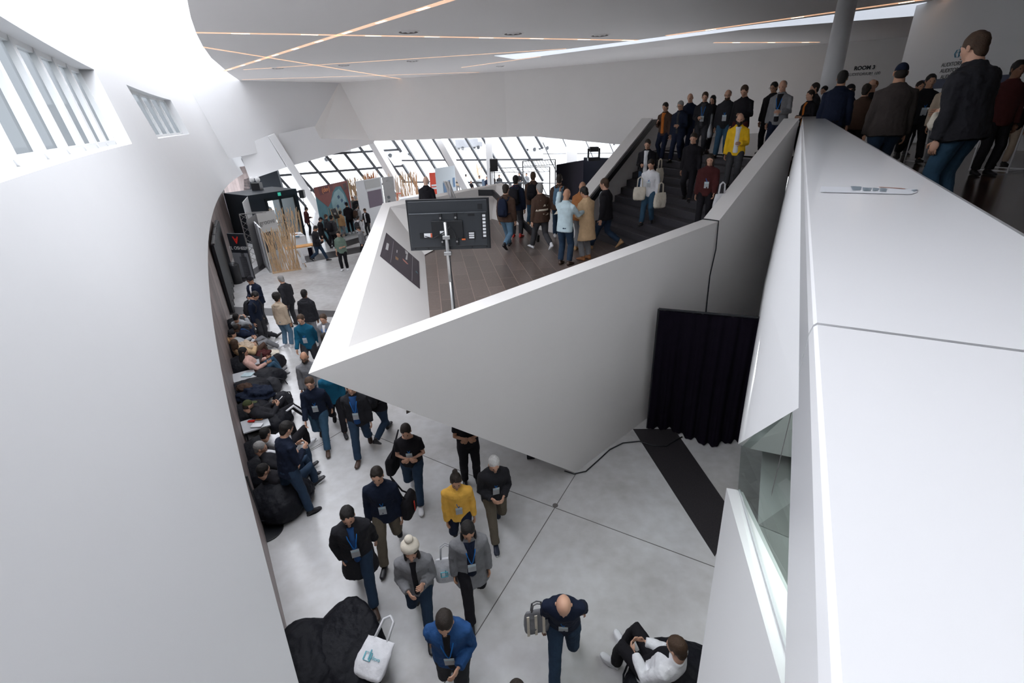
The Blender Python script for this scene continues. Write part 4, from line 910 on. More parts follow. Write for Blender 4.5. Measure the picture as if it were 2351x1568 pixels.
person('person in a beige jacket and grey trousers partly behind the big close one',PO(2198,168,9.6,1.8),210,1.8,'walk2',('hang','hang'),3,('jacket','beige'),None,'grey','black','dark','short','tan',1)
person('seated looking person in black with an orange scarf at the parapet end',PO(1866,208,12.2,1.6),260,1.62,'stand',('hold','hold'),3,('jacket','black'),'orange','black','black','dark','short','light',1)
person('person in profile above the orange scarf at the far parapet end',PO(1878,189,13.2,1.8),280,1.82,'stand',('hang','hang'),3,('jacket','softblack'),None,'black','black','dark','short','light',1)
person('dark haired person behind the left shoulder of the navy hoodie',PO(1897,196,13.5,1.75),240,1.74,'stand',('hang','hang'),3,('jacket','darkgrey'),None,'black','black','black','short','light',1)
person('person in a flat cap against the orange-lit doorway',PO(1961,190,11.5,1.72),300,1.7,'stand',('hang','hang'),3,('jacket','deepnavy'),None,'black','black','dark','short','light',1,cap=('cap','black'))
person('ginger haired person with glasses beyond the brown blazer',PO(2010,184,10.8,1.8),250,1.8,'walk',('hang','hang'),3,('jacket','black'),None,'black','black','ginger','thin','light',1,glasses=1)
person('dark figure at the right edge behind the big close person',PO(2335,152,8.2,1.8),190,1.84,'stand',('hang','hang'),3,('jacket','maroon'),None,'black','black','black','short','brown',1)
person('person in light grey trousers at the far right edge of the picture',PO(2349,215,9.5,1.6),200,1.5,'stand',('hang','hang'),3,('jacket','black'),None,'beige','black','dark','short','light',1)
person('person in black standing in front of the navy sign band',PO(2112,190,12.0,1.7),190,1.72,'stand',('cross','cross'),3,('sweater','black'),None,'charcoal','black','dark','short','tan',1)
flush()
# ---- visitors among the stands (far away)
far=[((716,516),(735,600),95,'person in black bomber jacket and blue jeans bent over the timber table',('jacket','softblack'),'denim','black',25),
((784,530),(793,620),175,'bearded person in sage green sweatshirt and black trousers standing alone',('rolled','sage'),'black','dark',5),
((814,528),(838,592),250,'person in black vest with pale grey sleeves beside the balustrade edge',('jacket','grey'),'black','dark',10),
((726,497),(745,572),80,'person in black cap and jacket behind the timber table',('jacket','black'),'black','black',20),
((748,493),(758,562),60,'bearded person in black next to the camouflage backpack',('jacket','softblack'),'black','brown',5),
((759,495),(772,572),15,'person in patterned grey jacket with black backpack and beanie',('jacket','darkgrey'),'black','black',0),
((782,493),(790,545),20,'person in tan jacket with a brown bag',('jacket','tan'),'grey','black',5),
((797,463),(808,537),330,'person in long black hoodie and black trousers with cap',('sweater','black'),'black','black',5),
((735,460),(745,510),160,'person in black vest over white shirt looking down by the backdrop',('open','softblack'),'grey','dark',25),
((813,449),(826,515),340,'grey haired person in black next to the slat sculpture',('jacket','black'),'charcoal','grey',10),
((808,462),(816,505),120,'person with reddish hair and khaki jacket',('jacket','khaki'),'black','ginger',5),
((818,470),(828,535),20,'person in light grey hoodie with brown backpack',('sweater','lightgrey'),'charcoal','black',5),
((846,437),(850,480),180,'person in turquoise top under black jacket facing us',('open','black'),'black','dark',5),
((848,453),(851,500),0,'person in white jacket with grey backpack by the balustrade',('jacket','white'),'black','dark',5),
((857,444),(866,490),300,'person in navy cap and black jacket beside the grey backpack',('jacket','softblack'),'black','black',10),
((821,501),(830,560),10,'person in white hoodie with dark backpack near the white edge',('sweater','white'),'navy','dark',15),
((842,490),(848,540),200,'person in black and white jacket with a badge by the white edge',('open','black'),'charcoal','brown',10),
((702,476),(712,540),70,'long haired person in maroon jacket with white fur hood',('jacket','maroon'),'black','dark',20),
((640,478),(648,525),180,'person in white shirt behind the slat screen',('shirt','white'),'grey','dark',5),
((622,477),(626,520),180,'light haired person behind the grey partition',('sweater','grey'),'grey','blond',5),
((650,478),(655,525),190,'person in black behind the rear slat screen',('jacket','black'),'black','dark',15)]
for i,(hd,ft,h_,lab,top,bot,hr,hdt) in enumerate(far):
    p=fp(*ft); a=G(hd[0],hd[1],0); 
    # height that puts the head at its pixel
    hs_=[(abs(prj((p[0],p[1],z))[1]-hd[1]),z) for z in np.arange(1.5,1.95,.01)]; hh=min(hs_)[1]/.985
    r=person(lab,p,h_,min(1.9,max(1.6,hh)),'stand' if i%3 else 'walk',('hold' if i%2 else 'hang','hang' if i%4 else 'hold'),4,top,{8:'white',12:'brightblue',16:'white'}.get(i),bot,'white' if i in(5,7,1) else 'black',hr,'bun' if i==17 else 'short','light' if i%5 else 'tan',2 if i not in(0,1) else 1,hdt,cap=('cap','black') if i in(3,7,14) else (('beanie','black') if i==5 else None),hood=1 if i in(11,15,7,17) else None)
    if i in(5,11,13,15): backpack(r,['black backpack on the patterned grey jacket','brown backpack on the light grey hoodie','grey backpack on the white jacket by the balustrade','dark backpack on the white hoodie near the white edge'][(5,11,13,15).index(i)],['black','brown','darkgrey','charcoal'][(5,11,13,15).index(i)])
# tiny visitors by the right windows: placed by head
tiny=[((1011,411),1.75,'person in navy jacket in front of the red banner','navy','navy',100),((1030,407),1.78,'person in black leaning behind the white board','black','black',150),((1042,399),1.75,'tall dark person with red lanyard beyond the red banner','charcoal','charcoal',200),
((1050,402),1.65,'long haired person in a pale top by the window','beige','grey',180),((1069,400),1.66,'person in white blouse and black skirt by the window','white','black',10),((1081,415),1.4,'seated person in black by the window','black','black',170),
((1100,403),1.75,'person in white jacket near the slat fan','white','black',150),((1118,405),1.75,'person in navy suit near the vertical column','navy','black',200),((1131,401),1.78,'person in brown jacket near the vertical column','brown','black',190),((1146,401),1.75,'dark dressed person at the left of the landing queue','charcoal','black',180),
((1209,397),1.75,'person in grey seen between the queue and the window','grey','black',200),((1192,394),1.8,'person in a yellow-green vest working beyond the queue','black','black',180)]
for (u,v),h,lab,c,b,hd in tiny:
    p=hp(u,v,0,h) if v>395 else hp(u,396,0,h); person(lab,p,hd,h,'stand',('hold','hang'),3,('jacket',c),None,b,'black','dark','short','light',2)
flush()
# ================================================================== THINGS
# ---- television on a pole, seen from behind
TVM=mat('tv_back_plastic',(.028,.032,.038),.45); TVD=mat('tv_recess',(.006,.007,.009),.5); LBL=mat('label_white',(.75,.76,.78),.5)
tv=thing('television',G(1030,515,4.88)*[1,1,0]+[0,0,0],'large black flat television seen from behind on a thin steel pole','television')
c=AX(1031,516,6.62); tv.location=tuple(c); tv.rotation_euler=(R_(0),R_(.5),R_(1))
W_,H_=1.11,.685
m=MB().box((0,.02,0),(W_,.03,H_)); m.build('bezel',BLK,tv,bevel=.006)
m=MB(); m.slab([(-W_/2+.015,0,-H_/2+.01),(W_/2-.015,0,-H_/2+.01),(W_/2-.03,0,H_/2-.02),(-W_/2+.03,0,H_/2-.02)],(0,-.03,0)); m.build('rear_shell',TVM,tv,bevel=.008)
MB().slab([(-W_/2+.03,-.03,-H_/2+.06),(W_/2-.04,-.03,-H_/2+.06),(W_/2-.04,-.03,H_/2-.17),(-W_/2+.03,-.03,H_/2-.17)],(0,-.028,0)).build('electronics_cover',TVM,tv,bevel=.01)
MB().tube([(-W_/2+.04,-.06,.165),(.22,-.06,.165)],.007,8).build('ridge',mat('tv_edge',(.10,.11,.12),.3),tv,smooth=True)
MB().box((-.02,-.075,-.045),(.42,.035,.23)).build('mount_plate',TVD,tv,bevel=.006)
for x in(-.10,.10):
    for z in(.11,-.21): MB().box((x,-.072,z),(.035,.03,.11)).build('mount_bracket',TVD,tv); MB().tube([(x,-.09,z+.0),(x,-.095,z)],.013,12).build('bolt',STEEL,tv)
MB().box((-.33,-.06,-.125),(.14,.012,.07)).build('socket_recess',TVD,tv); MB().box((-.28,-.069,-.12),(.12,.006,.055)).build('label',LBL,tv); MB().box((-.238,-.073,-.12),(.03,.004,.055)).build('label_stripe',mat('label_red',(.65,.12,.05),.5),tv)
MB().box((-.095,-.096,-.085),(.05,.006,.045)).build('label',LBL,tv)
MB().box((.30,-.06,-.14),(.10,.008,.11)).build('label_panel',TVD,tv)
for dz in (.03,.0,-.03): MB().box((.30,-.066,-.14+dz),(.07,.003,.02)).build('label',LBL,tv)
MB().box((.47,-.06,-.02),(.06,.010,.34)).build('port_strip',TVD,tv)
for k in range(7): MB().box((.478,-.067,.12-k*.045),(.04,.004,.03)).build('port_label',LBL,tv)
MB().box((.19,-.088,-.185),(.05,.005,.02)).build('orange_tag',mat('orange_tag',(.7,.15,.03),.5),tv)
MB().box((.43,-.034,.235),(.06,.006,.07)).build('vent_cross',TVD,tv)
MB().box((.31,-.06,.135),(.09,.008,.03)).build('brand_plate',TVD,tv)
for x in(-.48,-.3,.3,.5): MB().tube([(x,-.03,-.305),(x,-.034,-.305)],.012,10).build('foot_hole',TVD,tv)
m=MB().tube([(-.15,-.1,-.12),(-.05,-.11,-.07),(.02,-.11,.0),(.07,-.1,-.08),(.09,-.09,-.16)],.008,6); m.tube([(-.33,-.07,-.13),(-.22,-.09,-.16),(-.1,-.1,-.1)],.006,6); m.build('power_cable',BLK,tv,smooth=True)
pt=AX(1022,510,6.5); pbv=np.array([pt[0]-.0,pt[1],LZ]); pl=thing('television_pole',pbv,'thin steel pole with clamps carrying the television','pole')
hgt=pt[2]-LZ; MB().tube([(0,0,0),(0,0,hgt*.62)],.022,14).build('lower_tube',STEEL,pl,smooth=True); MB().tube([(0,0,hgt*.6),(0,0,hgt)],.026,14).build('upper_tube',STEEL,pl,smooth=True)
for z in(hgt-.20,hgt-.42): MB().box((0,.0,z),(.10,.075,.05)).build('clamp',STEEL,pl,bevel=.006)
MB().tube([(0.022,-.02,hgt-.45),(.026,-.01,hgt*.6),(.026,-.01,.1)],.009,6).build('cable',BLK,pl,smooth=True)
for a in range(3): MB().bar((0,0,.05),(.35*math.cos(a*2.09+.5),.35*math.sin(a*2.09+.5),.02),.03).build('foot',STEEL,pl)
# ---- poster on the sloping inner face of the prow
pp=[G(893,537,0),0]
nn=np.cross(iC-fM,fC-fM); nn/=np.linalg.norm(nn)
if nn@(CAM-fM)<0: nn=-nn
def onP(u,v,off=.012):
    o=fM+nn*off; d=ray(u,v); return CAM+d*(((o-CAM)@nn)/(d@nn))
po=thing('banner',(0,0,0),'dark aubergine banner with small logos on the sloping white inner face','banner')
PM=mat('aubergine_banner',(.055,.042,.055),.5)
nn2=np.cross(fM-iA,iC-iA); nn2/=np.linalg.norm(nn2)
MB().slab([onP(887,534),onP(962,600),onP(964,662),onP(873,587)],-nn*.008).build('sheet',PM,po)
for a,b in(((904,554),(897,603)),((947,589),(946,645))): MB().bar(onP(*a,.014),onP(*b,.014),.008,.003).build('fold',mat('fold_grey',(.16,.14,.16),.5),po)
PWm=mat('banner_print_white',(.6,.58,.58),.5)
for pts,cm in (([(888,557),(893,560),(891,575),(885,572)],PWm),([(911,573),(913,575),(912,581),(910,579)],PWm),([(930,574),(937,580),(936,586),(931,582)],PWm),([(933,585),(936,586),(935,597),(931,595)],PWm),([(908,588),(915,593),(914,598),(908,595)],mat('banner_gold',(.35,.2,.1),.5)),([(924,593),(932,600),(938,607),(934,606),(926,598)],mat('banner_red',(.6,.25,.2),.5)),([(955,621),(959,626),(960,629),(954,624)],mat('banner_teal',(.1,.25,.3),.5))):
    MB().add([onP(u,v,.014) for u,v in pts],[tuple(range(len(pts)))]).build('print',cm,po,fixn=False)
# ---- black drape on its frame
c0=np.array([2.84,8.72,0]);c1=np.array([4.60,8.05,0]); dp=thing('drape',(0,0,0),'tall black drape on a frame closing the gap under the stairs','curtain')
m=MB(); n=90; L=c1-c0; nd=np.array([L[1],-L[0],0])/np.linalg.norm(L)
rows=[(2.72,.4),(2.6,.55),(1.8,1),(.9,1.2),(.35,1.5),(.03,2.2)]; vs=[]
for z,a in rows:
    for i in range(n+1):
        f=i/n; wv=.028*a*(math.sin(f*46)+.5*math.sin(f*93+1)+.6*math.sin(f*21)); push=(.30*max(0,1-z/.8)*max(0,math.sin(f*5.2-1.7)))
        zz=z+(.10*math.sin(f*9) if z<.1 else 0)*0+(.0); vs.append(c0+L*f+nd*(wv+push)+np.array([0,0,max(.01,zz)]))
m.add(vs,[(r*(n+1)+i,r*(n+1)+i+1,(r+1)*(n+1)+i+1,(r+1)*(n+1)+i) for r in range(len(rows)-1) for i in range(n)]); m.build('cloth',BLACKFAB,dp,smooth=True,fixn=False)
MB().tube([c0+[0,0,2.74],c1+[0,0,2.74]],.022,10).build('top_rail',BLK,dp)
for c in(c0,c1): MB().tube([c,c+[0,0,2.74]],.022,10).build('upright',BLK,dp)
cb_=MB(); cb_.tube([G(u,v,.02) for u,v in [(1296,1081),(1318,1088),(1345,1082),(1372,1058),(1400,1032),(1430,1017),(1468,1013),(1500,1023),(1530,1024),(1552,1010),(1566,1003)]],.013,7)
tag(cb_.build('cable',BLK,smooth=True),'black cable lying on the concrete from the prow foot to the drape','cable')
# ---- bean bags
def bean(label,px,r,rz=0,dims=(.48,.42,.30),peak=0,grp=None,z=0):
    p=G(*px,.15); t=thing('bean_bag',(p[0],p[1],z),label,'bean bag',rz=R_(rz),group=grp)
    m=MB(); ph=random.random()*6
    def f(q): 
        k=1+.05*math.sin(q.x*5+ph)+.05*math.sin(q.y*6+ph); a=Vector((q.x*k,q.y*k,max(q.z,-.75)))
        if peak: a.z+=peak*max(0,q.y)**2*1.2
        return a
    m.ell((0,0,dims[2]*.72),tuple(d*r for d in dims),None,28,18,f); fuse(m,'bag_body',BAGM,t,.022,.035,1)
    mm=MB(); mm.tube([(math.cos(a)*dims[0]*r*.98,math.sin(a)*dims[1]*r*.98,dims[2]*.7) for a in np.linspace(0,2*math.pi,22)],.012,6); mm.build('seam',BAGM,t,smooth=True)
    return t
gb='black bean bags along the left wall'
for lab,px,r,rz in [('black bean bag under the person with the phone, farthest along the wall',(535,748),1.0,20),('black bean bag under the dark skinned person',(536,775),1.05,25),('black bean bag under the person with grey trousers',(540,800),1.1,25),('black bean bag under the laptop user',(545,845),1.15,25),('black bean bag flattened beside the laptop user',(600,872),1.0,30),
 ('black bean bag heaped with dark jackets',(560,905),1.2,25),('black bean bag under the black tracksuit',(560,960),1.2,25),('black bean bag sticking out beside the low white table',(618,970),.85,20),('black bean bag under the person in white top',(590,1040),1.1,30),('black bean bag under the grey haired lying person',(600,1085),1.15,30),('black bean bag at the feet of the standing navy sweater',(628,1150),1.3,30)]:
    bean(lab,(px[0]+16,px[1]+2),r*.92,rz,grp=gb)
b1=bean('big black bean bag standing up with a pointed corner at the bottom left',(775,1530),1.35,-30,(.46,.42,.27),peak=.95)
b2=bean('big black bean bag cut by the white wall at the bottom left',(712,1560),1.3,20,(.36,.5,.30),peak=.3)
b3=bean('black bean bag under the white jacket at the bottom right',(1560,1560),1.1,10,(.62,.45,.16))
tote(G(838,1560,.42),'white tote bag with teal logo slumped on the big pointed bean bag','white',R_(340),.40,.42,R_(-66),logo=1,thick=.06)
for i,(px,lab,c) in enumerate([((625,890),'dark backpack on the heap of jackets','charcoal'),((650,925),'black rucksack with hanging straps beside the tracksuit','softblack'),((640,835),'long black bag lying beside the laptop user','black')]):
    p=G(*px,.1); t=thing('backpack',(p[0],p[1],.02),lab,'backpack',rz=R_(40*i)); m=MB(); m.rings([((0,0,z),Vector((1,0,0)),Vector((0,1,0)),a,b) for z,a,b in ((0,.2,.13),(.1,.24,.16),(.25,.2,.14),(.36,.1,.08))],n=18,pw=3); fuse(m,'bag_body',fab(c),t,.02,.04,2)
    MB().tube([(.1,.1,.3),(.25,.2,.2),(.28,.25,.03)],.015,6).build('strap',fab(c),t,smooth=True)
def cloth(label,px,c,r=(.3,.25,.14),z=.35,name='jacket',cat='jacket'):
    p=G(*px,z); m=MB(); ph=random.random()*7; m.ell((0,0,0),r,None,26,16,lambda q:q*(1+.16*math.sin(q.x*7+ph)*math.sin(q.y*8+ph)+.08*math.sin(q.z*9+q.x*5)))
    o=fuse(m,name,fab(c),None,.016,.09,1); o.location=tuple(p); tag(o,label,cat)
cloth('crumpled tan coat against the wood wall','' or (532,790),'tan',(.32,.26,.2)); cloth('crumpled beige scarf between the lying people',(565,800),'beige',(.3,.25,.2),.45,'scarf','scarf')
cloth('red and white patterned cloth beside the beige scarf',(602,812),'maroon',(.24,.2,.1),.3,'scarf','scarf'); cloth('crumpled cream jacket at the end of the red cloth',(622,812),'cream',(.24,.18,.1),.2)
cloth('heap of dark blue jackets below the laptop user',(585,905),'deepnavy',(.42,.3,.18),.45); cloth('dark brown scarf on the heap of jackets',(562,890),'brown',(.2,.15,.1),.6,'scarf','scarf')
# low side tables
def lowtable(label,px,topc,items):
    p=G(*px,.42); t=thing('side_table',(p[0],p[1],0),label,'table',rz=R_(33)); MB().box((0,0,.41),(.52,.52,.03)).build('tabletop',topc,t,bevel=.004)
    for a in(-.22,.22):
        for b in(-.22,.22): MB().bar((a,b,0),(a,b,.40),.03).build('leg',BLK,t)
    return p
GT=mat('grey_tabletop',(.45,.46,.48),.35)
p=lowtable('low side table with grey top and loose papers below the laptop user',(560,862),GT,0); tag(MB().box((p[0]+.1,p[1],.44),(.26,.2,.02)).build('booklet',fab('paleblue')),'pale booklet on the upper low table','booklet')
p=lowtable('low side table with white top between the tracksuit and white top',(586,972),GT,0)
for k,(dx,dy,c) in enumerate([(-.1,.05,'red'),(.04,.12,'rust'),(.1,-.12,'white')]): tag(MB().box((p[0]+dx,p[1]+dy,.45),(.14,.06,.02) if c!='white' else (.22,.14,.02)).build('wrapper' if c!='white' else 'paper',fab(c)),['red wrapper at the left of the white side table','orange wrapper at the back of the white side table','white paper at the front of the white side table'][k],'wrapper' if c!='white' else 'paper')
t=thing('laptop',G(585,832,.55),'open dark laptop on the lap of the pink sweater','laptop',rz=R_(-62)); MB().box((0,0,0),(.32,.22,.016)).build('keyboard',mat('laptop_grey',(.2,.2,.21),.4),t); MB().box((0,.16,.09),(.32,.014,.2),Matrix.Rotation(R_(-28),4,'X').to_3x3()).build('screen',BLK,t)
t=thing('round_base',G(612,1220,0),'round black weighted base standing by the wall at lower left','stand base'); n=36
MB().prism([(.27*math.cos(i*2*math.pi/n),.27*math.sin(i*2*math.pi/n)) for i in range(n)],0,.025).build('disc',BLK,t,bevel=.006); MB().tube([(-.1,.1,0),(-.1,.1,1.1)],.02,10).build('post',BLK,t)
t=thing('black_case',G(1219,1053,0),'small black case foot showing under the prow','case'); MB().box((0,.05,.1),(.16,.16,.2)).build('body',BLK,t,bevel=.02); MB().box((0,.05,.215),(.1,.03,.03)).build('handle',BLK,t)
pc=G(505,1000,0)
t=tote(near_p(g1,.30,.1,.78),'striped grey and white bag under the arm of the bald person','grey',R_(10),.3,.36,hl=.12)
for k in range(3): MB().slab([(-.13+k*.09,-.075,.04),(-.10+k*.09,-.075,.04),(-.10+k*.09,-.06,.34),(-.13+k*.09,-.06,.34)],(0,.01,0)).build('stripe',fab('cream'),t)
# crossed props for those walking
tote(near_p(g6,.30,-.05,.55),'white tote bag with teal logo hanging beside the grey coat','white',R_(8),.36,.42,logo=1)
m=MB(); H=g3['H']; m.ell(H(0,-.02,.10),(.115,.115,.09),None,16,12,lambda p:p*(1+.05*math.sin(p.x*9)*math.sin(p.y*9))); m.ell(H(0,-.04,.21),(.055,.055,.05),None,12,10); m.build('hat',fab('cream'),g3['root'],smooth=True)
def slingbag(p,label,col,x,z,logo=None,r=(.19,.09,.24)):
    t=thing('shoulder_bag',p['root'].location,label,'bag',rz=p['root'].rotation_euler.z); m=MB(); m.rings([((x,-.02,z+d),Vector((.3,1,0)).normalized(),Vector((1,-.3,0)).normalized(),a,b) for d,a,b in((0,.13,.05),(.05,.2,.08),(.3,.19,.08),(.38,.15,.03))],n=20,pw=3.4); fuse(m,'bag_body',fab(col),t,.016,.015,2)
    MB().tube([(x,-.1,z+.34),(x*.8,-.06,1.15),(x*.45,-.02,1.47),(x*.8,.06,1.15),(x,.08,z+.34)],.013,6).build('strap',fab(col),t,smooth=True)
    if logo: MB().box((x+(.09 if x>0 else -.09),.04,z+.2),(.01,.05,.16)).build('logo',fab(logo),t)
slingbag(g5,'black shoulder bag with an orange mark carried by the navy zip jacket','black',-.36,.72,'red')
slingbag(g10,'dark jacket-like bag hanging at the hip of the black t-shirt','black',.33,.62)
slingbag(g13,'black shoulder bag of the teal person by the prow tip','black',-.36,.6)
# ---- right-hand objects on the upper floor
def frame_table(label,p,w,h,rz,top=0):
    t=thing('frame_table',(p[0],p[1],UPZ),label,'table',rz=R_(rz)); m=MB(); r=.022
    FM_=mat('white_steel',(.7,.7,.7),.35)
    for z in(.03,h): 
        for a,b in(((-1,-1),(1,-1)),((1,-1),(1,1)),((1,1),(-1,1)),((-1,1),(-1,-1))): m.bar((a[0]*w/2,a[1]*w/2,z),(b[0]*w/2,b[1]*w/2,z),r)
    m.build('frame',FM_,t)
    for a in(-1,1):
        for b in(-1,1): MB().bar((a*w/2,b*w/2,0),(a*w/2,b*w/2,h),r).build('leg',FM_,t)
    MB().box((0,0,h+.015),(w+.03,w+.03,.03)).build('tabletop',WHITEP,t,bevel=.003)
frame_table('tall white steel cube-frame table at the right edge',G(2290,392,UPZ),.6,1.1,20)
frame_table('tall white steel cube-frame table behind the big close person',G(2125,372,UPZ),.6,1.1,30)
frame_table('farther white steel cube-frame table among the upper crowd',G(2075,330,UPZ),.6,1.1,10)
# ---- exhibition stands
def slats(label,pts,h,seed,n=60,name='slat_screen',fan=.35,col=WOODM,w=.028):
    rnd=random.Random(seed); a=np.array(pts[0]);b=np.array(pts[1]); t=thing(name,(0,0,0),label,'slat screen'); m=MB(); d=(b-a); L=np.linalg.norm(d[:2]); nrm=np.array([-d[1],d[0],0])/L
    for i in range(n):
        f=rnd.random(); g=min(1.05,max(-.05,f+rnd.uniform(-fan,fan)/L)); o=nrm*rnd.uniform(-.07,.07); hh=h*rnd.uniform(.86,1.06)
        m.bar(a+d*f+o,a+d*g+o*.5+np.array([0,0,hh]),w,w*.7)
    m.build('slat_lattice',col,t); MB().bar(a+[0,0,.03],b+[0,0,.03],.14,.06).build('base_board',col,t); return t
slats('large pale timber slat screen beside the white partition',(fp(626,628),fp(692,618)),1.95,3,60,fan=.45,w=.024)
slats('darker timber slat screen behind the big one at the grey stand',(fp(640,560)+[0,0,0],fp(698,556)),1.9,5,34,fan=.4)
p0=fp(602,614);p1=fp(622,626); 
t=thing('white_partition',(0,0,0),'white folding partition panel left of the timber slats','partition'); MB().slab([p0+[-.35,.9,0],p1,p1+[0,0,2.05],p0+[-.35,.9,2.05]],(.04,.05,0)).build('panel',WHITEP,t)
for q in(p0+[-.35,.9,0],p1,(p0+[-.35,.9,0]+p1)/2): MB().bar(q,q+[0,0,2.08],.04).build('post',STEEL,t)
MB().bar(p0+[-.35,.9,.04],p1+[0,0,.04],.08).build('foot_rail',STEEL,t)
# timber table with white cloth part
tb=thing('timber_table',(0,0,0),'timber table with white covered part and black cloth front','table')
a=G(655,572,.78);b=G(722,562,.78); d=(b-a)/np.linalg.norm(b-a); n_=np.array([-d[1],d[0],0]); MB().slab([a,b,b+n_*.5,a+n_*.5],(0,0,-.05)).build('tabletop',mat('orange_timber',(.66,.33,.10),.5,noise=.2,scale=6),tb)
MB().slab([a+d*1.0+[0,0,-.1],b-d*.15+[0,0,-.1],b-d*.15+[0,0,-.68],a+d*1.0+[0,0,-.68]],n_*.03).build('front_cloth',BLACKFAB,tb)
for q in(a+d*.3,b-d*.1): MB().bar(q*[1,1,0]+n_*.1,q+n_*.1,.04).build('leg',STEEL,tb)
cc=thing('counter',(0,0,0),'white counter with leaflets behind the timber table','counter'); a2=G(672,545,.95);b2=G(700,541,.95); MB().slab([a2,b2,b2+n_*1.2,a2+n_*1.2],(0,0,-.95)).build('body',WHITEP,cc)
for k,(u,v,c) in enumerate([(682,543,'teal'),(690,538,'lightgrey'),(678,538,'rust')]): q=G(u,v,.97); tag(MB().box(tuple(q),(.22,.16,.02)).build('leaflet',fab(c)),['teal leaflet on the white counter','grey leaflet at the back of the white counter','rust leaflet at the left of the white counter'][k],'leaflet')
# easel
t=thing('easel',(0,0,0),'small timber easel with a white board leaning by the table','easel'); e0=fp(680,618);e1=fp(703,612);et=G(681,575,1.15); 
for q in(e0,e1,fp(695,606)): MB().bar(q,et,.03).build('leg',WOODM,t)
MB().slab([G(679,575,1.1),G(688,574,1.1),G(703,602,.35),G(694,605,.35)],(0,.03,0)).build('board',WHITEP,t)
# grey stand wall
def panel(name,label,cat,pts,col,th=(0,.06,0),parts=()):
    t=thing(name,(0,0,0),label,cat); MB().slab(pts,th).build('panel',col,t)
    for pn_,pp_,cm in parts: MB().slab([np.array(x)+np.array([0,-.03,0]) for x in pp_],(0,.01,0)).build(pn_,cm,t)
    return t
def rect(u0,v0,u1,v1,z1,z0=0):      # upright sheet with its top edge at height z1 seen between two pixels
    A=G(u0,v0,z1);B=G(u1,v1,z1); return [A,B,np.array([B[0],B[1],z0]),np.array([A[0],A[1],z0])]
def sub(R,s0,t0,s1,t1):
    R=[np.array(x) for x in R]; f=lambda s,t:(R[0]*(1-s)+R[1]*s)*(1-t)+(R[3]*(1-s)+R[2]*s)*t; return [f(s0,t0),f(s1,t0),f(s1,t1),f(s0,t1)]
GRY=mat('stand_grey',(.62,.62,.61),.6); R=rect(588,491,628,482,2.3)
t=panel('stand_wall','pale grey stand wall with thin lettering and dark squares','stand',R,GRY,parts=[('dark_square',sub(R,.12,.42,.6,.85),mat('slate',(.03,.035,.045),.5)),('grey_square',sub(R,.62,.45,.95,.85),mat('midgrey',(.2,.22,.24),.5))])
q=sub(R,.2,.12,.85,.3); text('groove',.34,mat('stand_ink',(.2,.2,.2),.5),t,frameM((q[0]+q[2])/2+[0,-.06,0],q[1]-q[0],(0,0,1)))
R=rect(565,506,588,490,2.3); panel('side_wall','dark grey side sheet of the stand left of the lettering','stand',R,mat('midgrey2',(.16,.155,.16),.6))
# banner with red letter at the left wall
R=rect(520,536,558,537,2.0); t=panel('roll_up_banner','black and grey roll-up banner with a red letter and dark figure','banner',R,mat('banner_dark',(.02,.022,.028),.5),parts=[('lower_picture',sub(R,.02,.42,.98,.98),mat('banner_mist',(.2,.2,.22),.6)),('figure',[*sub(R,.42,.5,.85,1.0)],mat('banner_figure',(.012,.012,.014),.6)),('figure_head',[*sub(R,.55,.4,.75,.52)],MC['banner_figure'])])
q=sub(R,.3,.05,.7,.2); text('A',.42,mat('banner_letter_red',(.7,.03,.02),.5),t,frameM((q[0]+q[2])/2+[0,-.06,0],q[0]-q[1],(0,0,-1)),bold=.01)
q=sub(R,.1,.26,.95,.36); text('EL OSHEEP',.2,mat('banner_letter_white',(.7,.7,.7),.5),t,frameM((q[0]+q[2])/2+[0,-.07,0],q[1]-q[0],(0,0,1)))
# bin
p=fp(546,650); t=thing('waste_bin',p,'tall round black bin standing before the black banner','bin'); MB().tube([(0,0,0),(0,0,.75),(0,0,.86),(0,0,.92)],[.2,.23,.2,.1],24).build('body',BLK,t,smooth=True); MB().tube([(0,0,.80),(0,0,.84)],[.225,.215],24).build('rim',mat('bin_rim',(.04,.04,.045),.25),t,smooth=True)
p=fp(517,690); t=thing('waste_bin',p,'black rectangular box by the glass doors below the bin','bin'); MB().box((0,0,.35),(.42,.42,.7)).build('body',mat('bin_box',(.015,.015,.018),.4),t,bevel=.02); MB().box((0,0,.72),(.44,.44,.03)).build('lid',BLK,t)
# truss
t=thing('truss_stand',(0,0,0),'silver lattice truss stand behind the black banner','truss'); q=G(556,590,0); top=G(549,492,2.4); m=MB()
A=[top+[0,0,0],top+[.3,.1,0],top+[.15,.35,0]]
for k in range(3): m.bar(A[k]*[1,1,0],A[k],.03)
for i in range(8):
    for k in range(3): m.bar(A[k]*[1,1,0]+[0,0,i*.3],A[(k+1)%3]*[1,1,0]+[0,0,i*.3+.3],.018); 
m.bar(A[0],A[0]+[1.2,.2,0],.03); m.bar(A[2],A[2]+[1.2,.2,0],.03); m.build('lattice',STEEL,t)
# framed white picture board
R=rect(556,465,570,449,2.7,.9); panel('picture_board','white edged board with a dark picture beside the vestibule','board',R,WHITEP,parts=[('picture',sub(R,.35,.06,.98,.98),mat('dark_picture',(.04,.04,.05),.5))])
# speaker on stand
q=G(692,438,2.3); t=thing('loudspeaker',(q[0],q[1],0),'black loudspeaker on a tripod stand right of the vestibule','loudspeaker'); MB().box((0,0,2.1),(.3,.3,.5)).build('cabinet',BLK,t,bevel=.02)
t=thing('speaker_stand',(q[0],q[1],0),'thin black stand under the loudspeaker by the vestibule','stand'); MB().tube([(0,0,.3),(0,0,1.84)],.02,8).build('pole',BLK,t)
for k in range(3): MB().bar((0,0,.6),(.4*math.cos(k*2.09),.4*math.sin(k*2.09),0),.025).build('leg',BLK,t)
